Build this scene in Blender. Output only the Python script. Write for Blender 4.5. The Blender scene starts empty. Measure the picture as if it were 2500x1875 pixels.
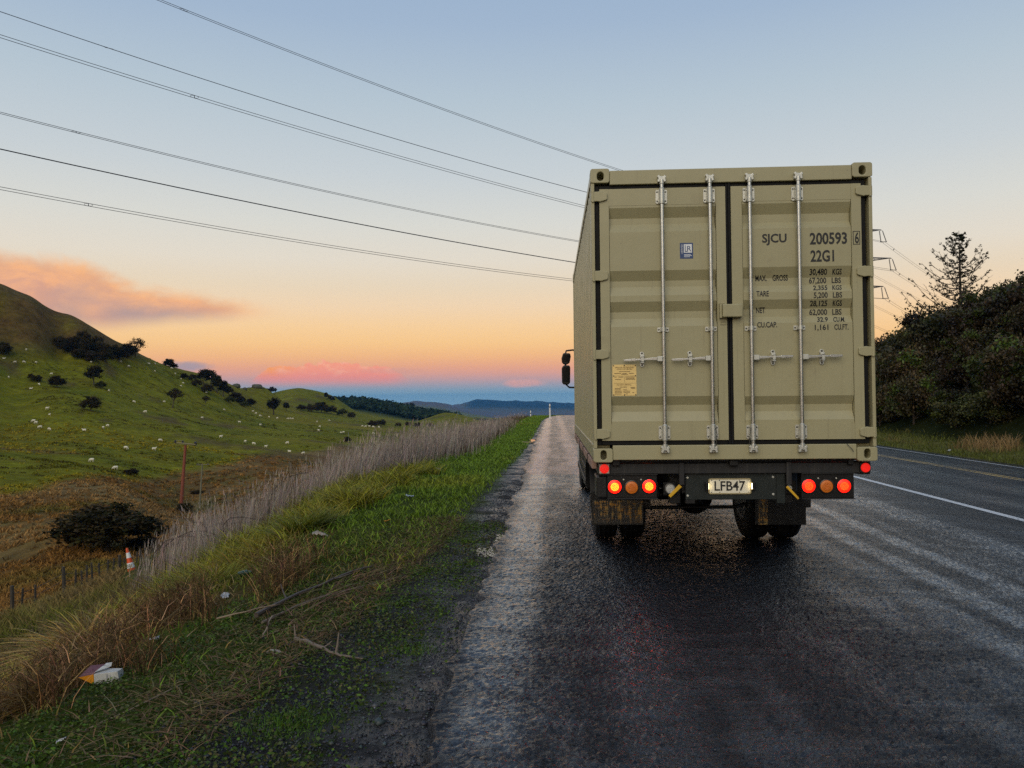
import bpy, bmesh, math, random
import numpy as np
from mathutils import Vector, Matrix
random.seed(7); RNG = np.random.default_rng(7)
rad = math.radians
scene = bpy.context.scene
C = scene.collection

# ------------------------------------------------------------------ camera
CAM_H = 1.62
F_PX = 1935.7                      # focal length in pixels of the 2500 px wide photograph
YAW, PITCH, ROLL = rad(-2.913), rad(1.091), rad(-0.574)
fwd = np.array([math.sin(YAW)*math.cos(PITCH), math.cos(YAW)*math.cos(PITCH), math.sin(PITCH)])
r0 = np.array([math.cos(YAW), -math.sin(YAW), 0.0]); u0 = np.cross(r0, fwd)
cam_r = math.cos(ROLL)*r0 + math.sin(ROLL)*u0
cam_u = -math.sin(ROLL)*r0 + math.cos(ROLL)*u0
cam_data = bpy.data.cameras.new('camera'); cam = bpy.data.objects.new('camera', cam_data); C.objects.link(cam)
cam_data.sensor_width = 36; cam_data.lens = 36*F_PX/2500
cam_data.clip_start = 0.05; cam_data.clip_end = 60000
m = Matrix.Identity(4)
for i in range(3):
    m[i][0], m[i][1], m[i][2] = cam_r[i], cam_u[i], -fwd[i]
m[2][3] = CAM_H
cam.matrix_world = m
scene.camera = cam
scene.view_settings.view_transform = 'Standard'; scene.view_settings.look = 'None'
scene.view_settings.gamma = 1; scene.view_settings.exposure = 0.0
scene.view_settings.use_curve_mapping = False
scene.cycles.max_bounces = 6; scene.cycles.diffuse_bounces = 3; scene.cycles.glossy_bounces = 3
scene.cycles.transparent_max_bounces = 8; scene.cycles.volume_bounces = 0
scene.cycles.use_denoising = False
scene.cycles.sample_clamp_indirect = 4.0

def ray(px, py):
    return fwd + cam_r*(px-1250)/F_PX - cam_u*(py-937.5)/F_PX
def at_Y(px, py, Y):
    d = ray(px, py); p = d*(Y/d[1]); p[2] += CAM_H
    return p
def s2l(c):
    return tuple((v/12.92 if v <= .04045 else ((v+.055)/1.055)**2.4) for v in (x/255 for x in c))

# ------------------------------------------------------------------ sky (world)
world = bpy.data.worlds.new('World'); scene.world = world; world.use_nodes = True
wn = world.node_tree.nodes; wl = world.node_tree.links; wn.clear()
class G:
    """tiny helper for chaining math nodes"""
    def __init__(s, tree): s.t = tree
    def n(s, typ, **kw):
        nd = s.t.nodes.new(typ)
        for k, v in kw.items(): setattr(nd, k, v)
        return nd
    def put(s, sock, v):
        if isinstance(v, (int, float)): sock.default_value = v
        elif isinstance(v, (tuple, list)): sock.default_value = tuple(v) if len(v) == len(sock.default_value) else tuple(v)+(1,)
        else: s.t.links.new(v, sock)
    def m(s, op, a, b=0.0, c=0.0, clamp=False):
        nd = s.n('ShaderNodeMath', operation=op, use_clamp=clamp)
        s.put(nd.inputs[0], a); s.put(nd.inputs[1], b); s.put(nd.inputs[2], c)
        return nd.outputs[0]
    def ss(s, x, a, b, lo=0.0, hi=1.0):
        nd = s.n('ShaderNodeMapRange', interpolation_type='SMOOTHSTEP')
        for k, v in enumerate((x, a, b, lo, hi)): s.put(nd.inputs[k], v)
        return nd.outputs[0]
    def lin(s, x, a, b, lo=0.0, hi=1.0):
        nd = s.n('ShaderNodeMapRange')
        for k, v in enumerate((x, a, b, lo, hi)): s.put(nd.inputs[k], v)
        return nd.outputs[0]
    def mix(s, f, a, b, blend='MIX'):
        nd = s.n('ShaderNodeMix', data_type='RGBA', blend_type=blend)
        s.put(nd.inputs[0], f); s.put(nd.inputs[6], a); s.put(nd.inputs[7], b)
        return nd.outputs[2]
    def noise(s, vec=None, scale=5, detail=4, rough=.55, dist=0.0, col=False):
        nd = s.n('ShaderNodeTexNoise'); nd.inputs['Scale'].default_value = scale
        nd.inputs['Detail'].default_value = detail; nd.inputs['Roughness'].default_value = rough
        nd.inputs['Distortion'].default_value = dist
        if vec is not None: s.t.links.new(vec, nd.inputs['Vector'])
        return nd.outputs['Color' if col else 'Fac']
    def ramp(s, x, stops, interp='LINEAR'):
        nd = s.n('ShaderNodeValToRGB'); cr = nd.color_ramp; cr.interpolation = interp
        while len(cr.elements) < len(stops): cr.elements.new(0.5)
        for e, (p, c) in zip(cr.elements, stops): e.position = p; e.color = tuple(c)+(1,)
        s.put(nd.inputs[0], x)
        return nd.outputs[0]
    def comb(s, x, y, z=0.0):
        nd = s.n('ShaderNodeCombineXYZ')
        for k, v in enumerate((x, y, z)): s.put(nd.inputs[k], v)
        return nd.outputs[0]
    def sep(s, v):
        nd = s.n('ShaderNodeSeparateXYZ'); s.t.links.new(v, nd.inputs[0]); return nd.outputs

def azel(px, py):
    d = ray(px, py); d = d/np.linalg.norm(d)
    return math.atan2(d[0], d[1]), math.asin(d[2])

SKY_STRENGTH = 1.0
HAZE_D = 0.00006
g = G(world.node_tree)
tc = g.n('ShaderNodeTexCoord')
sx, sy, sz = g.sep(tc.outputs['Generated'])
el = g.m('ARCSINE', sz); az = g.m('ARCTAN2', sx, sy)
SKY = [(1020, (150, 184, 198)), (985, (146, 182, 198)), (962, (134, 172, 191)), (946, (148, 166, 180)), (930, (188, 162, 166)), (914, (219, 163, 150)),
       (895, (237, 170, 136)), (868, (247, 188, 132)), (838, (252, 203, 140)), (800, (251, 210, 156)), (750, (244, 215, 178)), (700, (234, 216, 189)),
       (640, (229, 220, 204)), (550, (218, 218, 211)), (430, (201, 209, 213)), (250, (182, 198, 210)), (60, (162, 183, 207)), (-60, (155, 178, 205))]
EL0, EL1 = -0.10, 1.60
stops = []
for y, c in SKY:
    e = azel(1250, y)[1]; stops.append(((e-EL0)/(EL1-EL0), s2l(c)))
stops += [((0.75-EL0)/(EL1-EL0), s2l((128, 156, 196))), (1.0, s2l((104, 136, 182)))]
base = g.ramp(g.lin(el, EL0, EL1), stops)
# cloud bank at the left, lit from below the horizon behind us
nv = g.comb(g.m('MULTIPLY', az, 1.0), g.m('MULTIPLY', el, 1.9), 0.0)
n1 = g.noise(nv, 7.5, 8, .62, .3); n2 = g.noise(nv, 21, 7, .62, .4); n3 = g.noise(nv, 4.2, 3, .5, .6)
azA, elA = azel(-150, 562); azB, elB = azel(700, 764); elLow = azel(250, 800)[1]; elLowB = azel(700, 770)[1]; tl = None
t = g.lin(az, azA, azB)
up = g.m('ADD', g.m('MULTIPLY_ADD', t, elB-elA, elA), g.m('MULTIPLY', g.m('SUBTRACT', n1, .5), .062))
low = g.m('ADD', g.lin(az, azel(250, 0)[0], azel(700, 0)[0], elLow, elLowB), g.m('MULTIPLY', g.m('SUBTRACT', n3, .5), .030))
mk = g.m('MULTIPLY', g.ss(g.m('SUBTRACT', up, el), -0.006, 0.016), g.ss(g.m('SUBTRACT', el, low), -0.010, 0.012))
mk = g.m('MULTIPLY', mk, g.ss(az, azel(720, 0)[0], azel(520, 0)[0]))
mk = g.m('MULTIPLY', mk, g.ss(az, -1.25, -0.95))
edge = g.ss(g.m('SUBTRACT', up, el), 0.036, -0.004)
cc = g.mix(g.ss(n2, .36, .64), s2l((246, 180, 136)), s2l((216, 162, 140)))
cc = g.mix(g.m('MULTIPLY', g.ss(n3, .46, .62), g.ss(g.m('SUBTRACT', up, el), .012, .04)), cc, s2l((182, 154, 150)))
cc = g.mix(g.m('MULTIPLY', g.ss(n1, .55, .70), .6), cc, s2l((252, 178, 112)))
cc = g.mix(g.m('MULTIPLY', edge, .55), cc, s2l((255, 190, 122)))
sky = g.mix(g.m('MULTIPLY', mk, .96), base, cc)
# low cumulus on the horizon
azA2, _ = azel(600, 900); azB2, _ = azel(1010, 900); elU2 = azel(800, 862)[1]; elL2 = azel(800, 926)[1]
nb = g.noise(g.comb(g.m('MULTIPLY', az, 1.0), g.m('MULTIPLY', el, 1.0)), 24, 6, .6, .2)
nb2 = g.noise(g.comb(g.m('MULTIPLY', az, 1.0), g.m('MULTIPLY', el, 1.5)), 62, 4, .55, .1)
mid = g.m('SUBTRACT', 1.0, g.m('POWER', g.m('ABSOLUTE', g.lin(az, azA2, azB2, -1, 1)), 4.0), clamp=True)
up2 = g.m('MULTIPLY_ADD', mid, elU2-elL2-.004, elL2-.008)
up2 = g.m('ADD', up2, g.m('MULTIPLY', g.m('SUBTRACT', nb, .5), .040))
mk2 = g.m('MULTIPLY', g.ss(g.m('SUBTRACT', up2, el), -.0004, .0022), g.ss(g.m('SUBTRACT', el, elL2), -.012, .006))
mk2 = g.m('MULTIPLY', mk2, g.m('MULTIPLY', g.ss(az, azel(592, 0)[0], azel(640, 0)[0]), g.ss(az, azel(1010, 0)[0], azel(930, 0)[0])))
c2 = g.mix(g.ss(az, azel(630, 0)[0], azel(760, 0)[0]), s2l((255, 166, 84)), s2l((251, 160, 132)))
c2 = g.mix(g.ss(nb2, .45, .75), c2, s2l((255, 186, 152)))
c2 = g.mix(g.ss(el, elL2+.018, elL2-.002), c2, s2l((236, 146, 138)))
sky = g.mix(mk2, sky, c2)
# small pink puff farther right and a slate wisp beside the hill
for (px, py, sxp, syp, colr, am) in ((1275, 936, 60, 14, (246, 170, 150), .55), (455, 895, 62, 16, (150, 150, 168), .75), (960, 905, 90, 9, (214, 160, 150), .35)):
    a0, e0 = azel(px, py); ra, re = sxp/F_PX, syp/F_PX
    d = g.m('ADD', g.m('POWER', g.m('DIVIDE', g.m('SUBTRACT', az, a0), ra), 2.0), g.m('POWER', g.m('DIVIDE', g.m('SUBTRACT', el, e0), re), 2.0))
    mk3 = g.ss(g.m('ADD', d, g.m('MULTIPLY', g.m('SUBTRACT', nb, .5), 2.2)), 1.0, .15)
    sky = g.mix(g.m('MULTIPLY', mk3, am), sky, s2l(colr))
bg = g.n('ShaderNodeBackground'); g.put(bg.inputs[0], sky); bg.inputs[1].default_value = SKY_STRENGTH
out = g.n('ShaderNodeOutputWorld'); wl.new(bg.outputs[0], out.inputs[0])

# ------------------------------------------------------------------ afterglow (one very soft low sun behind the camera)
sun_d = bpy.data.lights.new('sun', 'SUN'); sun_d.energy = 1.5; sun_d.angle = rad(50); sun_d.color = (1.0, .86, .66)
sun = bpy.data.objects.new('sun', sun_d); C.objects.link(sun)
SUN_EL, SUN_AZ = rad(34), rad(196)     # azimuth of the sun, clockwise from the road direction (+Y)
sv = Vector((math.sin(SUN_AZ)*math.cos(SUN_EL), math.cos(SUN_AZ)*math.cos(SUN_EL), math.sin(SUN_EL)))
sun.rotation_euler = sv.to_track_quat('Z', 'Y').to_euler()

# ------------------------------------------------------------------ helpers: tagging, meshes, materials
def tag(o, label=None, cat=None, group=None, kind=None):
    if label: o['label'] = label
    if cat: o['category'] = cat
    if group: o['group'] = group
    if kind: o['kind'] = kind
    return o
ROOT = {}
def thing(name, label, cat, loc=(0, 0, 0), group=None):
    o = bpy.data.objects.new(name, None); C.objects.link(o); o.empty_display_size = .2
    o.location = loc; ROOT[o.name] = np.array(loc, float)
    return tag(o, label, cat, group)
def mesh_np(name, verts, quads=None, tris=None, col=None, smooth=False):
    me = bpy.data.meshes.new(name)
    verts = np.asarray(verts, np.float32)
    q = np.zeros((0, 4), np.int32) if quads is None else np.asarray(quads, np.int32).reshape(-1, 4)
    t = np.zeros((0, 3), np.int32) if tris is None else np.asarray(tris, np.int32).reshape(-1, 3)
    me.vertices.add(len(verts)); me.vertices.foreach_set('co', verts.ravel())
    nl = q.size + t.size
    me.loops.add(nl); me.loops.foreach_set('vertex_index', np.concatenate([q.ravel(), t.ravel()]).astype(np.int32))
    me.polygons.add(len(q)+len(t))
    ls = np.concatenate([np.arange(len(q))*4, q.size+np.arange(len(t))*3]).astype(np.int32)
    me.polygons.foreach_set('loop_start', ls)
    me.polygons.foreach_set('loop_total', np.concatenate([np.full(len(q), 4), np.full(len(t), 3)]).astype(np.int32))
    if smooth: me.polygons.foreach_set('use_smooth', np.ones(len(q)+len(t), bool))
    me.update(calc_edges=True)
    if col is not None:
        a = me.color_attributes.new('Col', 'FLOAT_COLOR', 'POINT')
        c4 = np.ones((len(verts), 4), np.float32); c4[:, :3] = col
        a.data.foreach_set('color', c4.ravel())
    return me
def link(name, me, mat, parent=None):
    o = bpy.data.objects.new(name, me); C.objects.link(o)
    if mat is not None: me.materials.clear(); me.materials.append(mat)
    if parent is not None: o.parent = parent
    return o
def root_of(p):
    while p.parent is not None: p = p.parent
    return p

class MB:
    """collects shapes in world coordinates; build() links them as one mesh object"""
    def __init__(s): s.v = []; s.f = []
    def add(s, vs, fs):
        b = len(s.v); s.v += [tuple(map(float, p)) for p in vs]; s.f += [tuple(b+i for i in f) for f in fs]; return s
    def box(s, x0, x1, y0, y1, z0, z1):
        return s.add([(x0,y0,z0),(x1,y0,z0),(x1,y1,z0),(x0,y1,z0),(x0,y0,z1),(x1,y0,z1),(x1,y1,z1),(x0,y1,z1)],
                     [(0,3,2,1),(4,5,6,7),(0,1,5,4),(1,2,6,5),(2,3,7,6),(3,0,4,7)])
    def prism(s, poly, axis, a, b):
        """extrude a 2D polygon along axis (0 x,1 y,2 z) between a and b; poly is in the other two axes in order"""
        n = len(poly)
        def mk(p, d): return (d, p[0], p[1]) if axis == 0 else ((p[0], d, p[1]) if axis == 1 else (p[0], p[1], d))
        vs = [mk(p, a) for p in poly] + [mk(p, b) for p in poly]
        fs = [tuple(range(n))[::-1], tuple(range(n, 2*n))] + [(i, (i+1) % n, n+(i+1) % n, n+i) for i in range(n)]
        return s.add(vs, fs)
    def tube(s, pts, r, n=8, caps=True):
        pts = [np.array(p, float) for p in pts]; k = len(pts)
        rs = [r]*k if isinstance(r, (int, float)) else list(r)
        tan = [pts[min(i+1, k-1)]-pts[max(i-1, 0)] for i in range(k)]
        tan = [t/(np.linalg.norm(t)+1e-9) for t in tan]
        ref = np.array([0, 0, 1.0]) if abs(tan[0][2]) < .9 else np.array([1.0, 0, 0])
        a = np.cross(tan[0], ref); a /= np.linalg.norm(a); vs = []
        for i in range(k):
            a = a - tan[i]*np.dot(a, tan[i]); a /= (np.linalg.norm(a)+1e-9); b = np.cross(tan[i], a)
            for j in range(n):
                w = 2*math.pi*j/n; vs.append(pts[i]+rs[i]*(math.cos(w)*a+math.sin(w)*b))
        fs = [(i*n+j, i*n+(j+1) % n, (i+1)*n+(j+1) % n, (i+1)*n+j) for i in range(k-1) for j in range(n)]
        if caps: fs += [tuple(range(n))[::-1], tuple((k-1)*n+j for j in range(n))]
        return s.add(vs, fs)
    def lathe(s, c, axis, prof, n=24, closed=False):
        """prof: list of (along axis, radius)"""
        c = np.array(c, float); e = np.eye(3); A = e[axis]; B = e[(axis+1) % 3]; D = e[(axis+2) % 3]; vs = []
        for (h, r) in prof:
            for j in range(n):
                w = 2*math.pi*j/n; vs.append(c+A*h+r*(math.cos(w)*B+math.sin(w)*D))
        k = len(prof); fs = [(i*n+j, i*n+(j+1) % n, (i+1)*n+(j+1) % n, (i+1)*n+j) for i in range(k-1) for j in range(n)]
        if closed: fs += [((k-1)*n+j, (k-1)*n+(j+1) % n, (j+1) % n, j) for j in range(n)]
        else: fs += [tuple(range(n))[::-1], tuple((k-1)*n+j for j in range(n))]
        return s.add(vs, fs)
    def ringplate(s, outer, inner, axis, a, b, back=None):
        """plate with a hole: outer and inner have the same number of points; optional back wall depth closes the hole"""
        n = len(outer)
        def mk(p, d): return (d, p[0], p[1]) if axis == 0 else ((p[0], d, p[1]) if axis == 1 else (p[0], p[1], d))
        vs = [mk(p, a) for p in outer]+[mk(p, a) for p in inner]+[mk(p, b) for p in outer]+[mk(p, b) for p in inner]
        fs = []
        for i in range(n):
            j = (i+1) % n
            fs += [(i, j, n+j, n+i), (2*n+j, 2*n+i, 3*n+i, 3*n+j), (j, i, 2*n+i, 2*n+j), (n+i, n+j, 3*n+j, 3*n+i)]
        s.add(vs, fs)
        if back is not None: s.add([mk(p, back) for p in inner], [tuple(range(n))])
        return s
    def build(s, name, mat, parent=None, bevel=0, smooth=False, segs=2):
        off = np.zeros(3)
        if parent is not None: off = ROOT[root_of(parent).name]
        me = bpy.data.meshes.new(name)
        me.from_pydata([tuple(np.array(p)-off) for p in s.v], [], s.f)
        bm = bmesh.new(); bm.from_mesh(me); bmesh.ops.recalc_face_normals(bm, faces=bm.faces)
        if bevel > 0:
            ed = [e for e in bm.edges if len(e.link_faces) == 2 and e.calc_face_angle(0) > .6]
            bmesh.ops.bevel(bm, geom=ed, offset=bevel, segments=segs, profile=.5, affect='EDGES', clamp_overlap=True)
        bm.to_mesh(me); bm.free()
        if smooth:
            for p in me.polygons: p.use_smooth = True
            me.set_sharp_from_angle(angle=rad(38))
        return link(name, me, mat, parent)
def rrect(x0, x1, y0, y1, r, n=5):
    p = []
    for cx, cy, a in ((x1-r, y1-r, 0), (x0+r, y1-r, 90), (x0+r, y0+r, 180), (x1-r, y0+r, 270)):
        for k in range(n): w = rad(a+90*k/(n-1)); p.append((cx+r*math.cos(w), cy+r*math.sin(w)))
    return p

def mat_new(name):
    mt = bpy.data.materials.new(name); mt.use_nodes = True; mt.node_tree.nodes.clear()
    g = G(mt.node_tree); o = g.n('ShaderNodeOutputMaterial'); b = g.n('ShaderNodeBsdfPrincipled')
    mt.node_tree.links.new(b.outputs[0], o.inputs[0])
    return mt, g, b
def mat(name, col, rough=.5, metal=0.0, var=.12, scale=6, bump=0.0, bscale=60, dirt=None, dirt_amt=.5, spec=.5, coat=0, streak=False):
    mt, g, b = mat_new(name)
    tcn = g.n('ShaderNodeTexCoord').outputs['Object']
    n = g.noise(tcn, scale, 5, .6)
    c = g.mix(n, tuple(v*(1-var) for v in col), tuple(min(1, v*(1+var)) for v in col))
    if dirt is not None:
        vec = tcn
        if streak:
            mp = g.n('ShaderNodeMapping'); mp.inputs['Scale'].default_value = (14, 14, .8); g.t.links.new(tcn, mp.inputs[0]); vec = mp.outputs[0]
        n2 = g.noise(vec, scale*.8 if not streak else 1.6, 7, .68)
        c = g.mix(g.m('MULTIPLY', g.ss(n2, .50, .74), dirt_amt), c, dirt)
    g.put(b.inputs['Base Color'], c); b.inputs['Metallic'].default_value = metal
    n3 = g.noise(tcn, scale*2.3, 4, .6)
    g.put(b.inputs['Roughness'], g.lin(n3, .3, .7, max(.02, rough-.08), min(1, rough+.08)))
    b.inputs['Specular IOR Level'].default_value = spec
    if coat: b.inputs['Coat Weight'].default_value = coat; b.inputs['Coat Roughness'].default_value = .15
    if bump:
        bp = g.n('ShaderNodeBump'); bp.inputs['Strength'].default_value = bump; bp.inputs['Distance'].default_value = .01
        g.t.links.new(g.noise(tcn, bscale, 4, .6), bp.inputs['Height']); g.t.links.new(bp.outputs[0], b.inputs['Normal'])
    return mt
def mat_emit(name, col, strength, base=(.1, .02, .02), rough=.25):
    mt, g, b = mat_new(name)
    b.inputs['Base Color'].default_value = tuple(base)+(1,); b.inputs['Roughness'].default_value = rough
    b.inputs['Emission Color'].default_value = tuple(col)+(1,); b.inputs['Emission Strength'].default_value = strength
    return mt
def mat_leaf(name, rough=.55, transl=.25, objvar=.35, spec=.35, gain=1.0):
    """colour comes from the vertex colour of each leaf/blade; whole plants vary a little by object"""
    mt, g, b = mat_new(name)
    at = g.n('ShaderNodeAttribute', attribute_name='Col').outputs['Color']
    oi = g.n('ShaderNodeObjectInfo').outputs['Random']
    v = g.lin(oi, 0, 1, (1-objvar)*gain, (1+objvar)*gain)
    hs = g.n('ShaderNodeHueSaturation'); g.put(hs.inputs['Color'], at); g.put(hs.inputs['Value'], v)
    g.put(hs.inputs['Hue'], g.lin(oi, 0, 1, .5-.03*objvar, .5+.03*objvar))
    g.put(b.inputs['Base Color'], hs.outputs[0]); b.inputs['Roughness'].default_value = rough
    b.inputs['Specular IOR Level'].default_value = spec
    tr = g.n('ShaderNodeBsdfTranslucent'); g.put(tr.inputs[0], hs.outputs[0])
    mx = g.n('ShaderNodeMixShader'); mx.inputs[0].default_value = transl
    g.t.links.new(b.outputs[0], mx.inputs[1]); g.t.links.new(tr.outputs[0], mx.inputs[2])
    o = [n for n in mt.node_tree.nodes if n.type == 'OUTPUT_MATERIAL'][0]
    g.t.links.new(mx.outputs[0], o.inputs[0])
    return mt
def sstep(x, a, b):
    t = np.clip((np.asarray(x, float)-a)/(b-a), 0, 1); return t*t*(3-2*t)
def vnoise(x, y, seed=0, octs=4, lac=2.0, gain=.5):
    """smooth value noise, vectorised; about -1..1"""
    x = np.asarray(x, float); y = np.asarray(y, float); tot = 0; amp = 1.0; norm = 0
    for o in range(octs):
        xi = np.floor(x).astype(np.int64); yi = np.floor(y).astype(np.int64); fx = x-xi; fy = y-yi
        fx = fx*fx*(3-2*fx); fy = fy*fy*(3-2*fy)
        def h(a, b):
            k = (a*374761393 + b*668265263 + (seed+o*17)*1442695041) & 0x7fffffff
            k = ((k ^ (k >> 13))*1274126177) & 0x7fffffff
            return ((k ^ (k >> 16)) & 0xffff)/32767.5-1
        v = (h(xi, yi)*(1-fx)+h(xi+1, yi)*fx)*(1-fy)+(h(xi, yi+1)*(1-fx)+h(xi+1, yi+1)*fx)*fy
        tot = tot+amp*v; norm += amp; x = x*lac+13.7; y = y*lac+7.3; amp *= gain
    return tot/norm

# ------------------------------------------------------------------ terrain
def bend(Y): return .0016*np.maximum(0, np.asarray(Y, float)-55)**2*(np.asarray(Y) < 170) + (np.asarray(Y) >= 170)*(.0016*115**2+.368*(np.asarray(Y, float)-170))
def crest(Y):
    Y = np.asarray(Y, float); a = np.clip(Y-66, 0, 90); return -.0005*a**2 - .09*np.maximum(0, Y-156)
ROAD_L, ROAD_R = -.64, 13.9
CHIP = 1.15
def crossfall(Xc): return np.interp(Xc, [-3, 2.9, 10.2, 13.9], [0, 0, -.258, -.50])
PX = [-400, -60, -40, -30, -20, -14, -10, -7, -5, -4, -3, -2.3, -1.6, -.72, -.42, 0.2, 1.6, 10.2, 13.3, 13.85, 15, 17, 18.5, 21, 25, 29, 36, 50, 90, 400]
PZ = [-9, -8.5, -8.3, -8.0, -6.8, -4.3, -3.1, -2.05, -1.1, -.62, -.22, -.07, -.035, -.035, -.08, -.25, -.25, -.51, -.75, -.53, -.50, -.25, .5, 2.4, 4.8, 6.0, 6.8, 8, 9, 12]
def corridor_z(X, Y):
    Xc = X-bend(Y)
    Xs = Xc+1.3*sstep(Y, 6, 18)*sstep(-Xc, 1.9, 3.6)
    z = np.interp(Xs, PX, PZ)
    gain = np.interp(Y, [0, 40, 50, 60, 80, 120, 200], [1.3, 1.22, .94, .68, .64, .55, .4])
    z = np.where(Xc > 17, (z+.25)*gain-.25, z)
    return z + crest(Y)
CTRL = [  # (pixel x, pixel y, distance along the road): points read off the photograph on the land left of the road
 (0,1500,31),(0,1400,45),(0,1300,58),(0,1200,80),(0,1100,122),(0,1040,160),(0,960,195),(0,860,225),(0,780,242),(0,713,252),(90,749,258),(0,760,300),
 (120,1440,36),(150,1340,48),(150,1250,66),(150,1170,95),(150,1100,130),(150,1045,158),(140,985,185),(130,910,225),(140,850,250),(170,781,266),(240,811,275),(170,850,320),
 (300,1370,44),(300,1280,60),(300,1200,88),(300,1142,122),(300,1090,146),(300,1030,180),(300,970,220),(300,900,262),(310,848,284),(370,876,298),(310,910,340),
 (442,1300,72),(442,1246,97),(442,1180,118),(442,1100,152),(442,1030,205),(442,965,268),(430,899,312),(500,918,335),(430,950,380),
 (560,1260,88),(560,1180,116),(560,1120,152),(560,1060,205),(560,1005,275),(560,965,330),(560,938,360),(560,975,430),
 (640,1160,126),(640,1100,172),(640,1050,235),(640,1015,315),(640,985,375),(640,944,410),(650,985,470),
 (720,1150,145),(720,1090,195),(720,1045,265),(720,1018,360),(720,1003,450),(720,972,520),(730,948,570),(730,985,700),
 (800,1120,175),(800,1060,250),(800,1030,360),(800,1012,470),(800,990,540),(810,965,600),(810,1000,760),
 (880,1100,205),(880,1055,285),(880,1032,420),(880,1020,540),(880,1012,640),(860,995,800),(870,984,960),(870,1002,1300),
 (960,1090,240),(960,1050,320),(960,1034,470),(960,1024,620),(960,1018,760),(955,994,1000),(955,1012,1400),
 (1085,1065,280),(1085,1045,400),(1085,1008,520),(1085,1040,640),(1080,1016,1050),(1080,1020,1500),
 (1010,1040,430),(1010,1033,520),(1180,1060,330),(1190,1032,520),(1190,1042,640),
 (1349,1075,170),(1349,1060,300),(1349,1045,600),(1349,1030,1200),(1700,1060,300),(1700,1035,1000),(2100,1040,300),(2100,1030,1000),(2600,1030,300),(2600,1020,1000),
 (300,1000,800),(300,1005,1600),(700,1003,1600),(980,1018,1900),(1200,1022,1900),
 (0,1000,3000),(700,990,3000),(940,992,3100),(990,984,3100),(1055,982,3100),(1110,992,3100),(1150,1010,3100),(990,1002,3900),(1060,1002,3900),
 (1240,1022,3000),(1400,1022,3000),(1100,1000,3900),(1135,985,4000),(1170,976,4100),(1230,979,4200),(1300,980,4200),(1360,983,4200),(1420,986,4200),(1600,985,4200),
 (1170,1010,6000),(1360,1010,6000),(2000,990,4500),(2600,990,4500),(300,1000,6000),(2600,1010,9000),(0,1010,9000),(1000,1012,9000),
 (-150,645,246),(-330,590,240),(-700,480,230),(-700,760,170),(-700,1000,110),(-700,1250,60),(-700,1500,35),(-700,900,500),(-700,1000,3000)]
cp = np.array([at_Y(a, b_, y if y < 2900 else y*2.2) for a, b_, y in CTRL])
def feat(X, Y): return np.stack([3.0*X/Y, np.log(Y)], -1)
def tps(r2): return .5*r2*np.log(r2+1e-9)
_A = feat(cp[:, 0], cp[:, 1]); _e = (cp[:, 2]-CAM_H)/cp[:, 1]
_n = len(_A); _K = tps(((_A[:, None]-_A[None])**2).sum(-1))+np.eye(_n)*2e-4
_P = np.concatenate([np.ones((_n, 1)), _A], 1)
_M = np.block([[_K, _P], [_P.T, np.zeros((3, 3))]])
_w = np.linalg.solve(_M, np.concatenate([_e, np.zeros(3)]))
def rbf_z(X, Y):
    Y = np.maximum(Y, 24.0); th = np.clip(X/Y, -1.25, 1.0)
    f = feat(th*Y, Y); out = np.empty(len(f))
    for i in range(0, len(f), 20000):
        q = f[i:i+20000]; out[i:i+20000] = tps(((q[:, None]-_A[None])**2).sum(-1))@_w[:_n]+_w[_n]+q@_w[_n+1:]
    return CAM_H+out*Y
def ground_z(X, Y):
    X = np.atleast_1d(np.asarray(X, float)); Y = np.atleast_1d(np.asarray(Y, float))
    Xc = X-bend(Y)
    c = corridor_z(X, Y); r = rbf_z(X, Y)
    w = np.maximum(sstep(-Xc, 13, 24), np.where(X < 14+bend(Y), sstep(Y, 100, 190), sstep(Y, 170, 300)))
    w = np.where(Y < 26, w*sstep(Y, 8, 26), w)
    z = c*(1-w)+r*w
    out = sstep(-Xc, 16, 40)
    d = np.hypot(X, Y)
    z = z+out*(.35*vnoise(X/9, Y/9, 3, 4)+.9*vnoise(X/33, Y/33, 5, 3)*sstep(d, 90, 200))*np.clip(1-d/2500, 0, 1)
    z = z+out*sstep(d, 500, 1500)*np.minimum(d*.0022, 16)*vnoise(X/90, Y/90, 8, 4)
    z = z+sstep(-Xc, 1.9, 3.2)*(1-out)*.10*vnoise(X/1.1, Y/1.1, 9, 3)+sstep(-Xc, .7, 1.2)*.018*vnoise(X/.5, Y/.5, 21, 3)*sstep(d, 60, 20)
    return z
def gz(x, y): return float(ground_z(x, y)[0])
def on_ground(px, py, y0=3.0, y1=5000):
    d = ray(px, py); ys = np.exp(np.linspace(math.log(y0), math.log(y1), 1500))
    P = d[None]*(ys/d[1])[:, None]; hz = ground_z(P[:, 0], P[:, 1])
    below = np.nonzero(P[:, 2]+CAM_H < hz)[0]
    if len(below) == 0: return None
    i = below[0]; i0 = max(i-1, 0)
    a = P[i0, 2]+CAM_H-hz[i0]; b = P[i, 2]+CAM_H-hz[i]; t = a/(a-b) if a != b else 0
    y = ys[i0]+(ys[i]-ys[i0])*t; p = d*(y/d[1]); return np.array([p[0], p[1], gz(p[0], p[1])])

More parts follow.
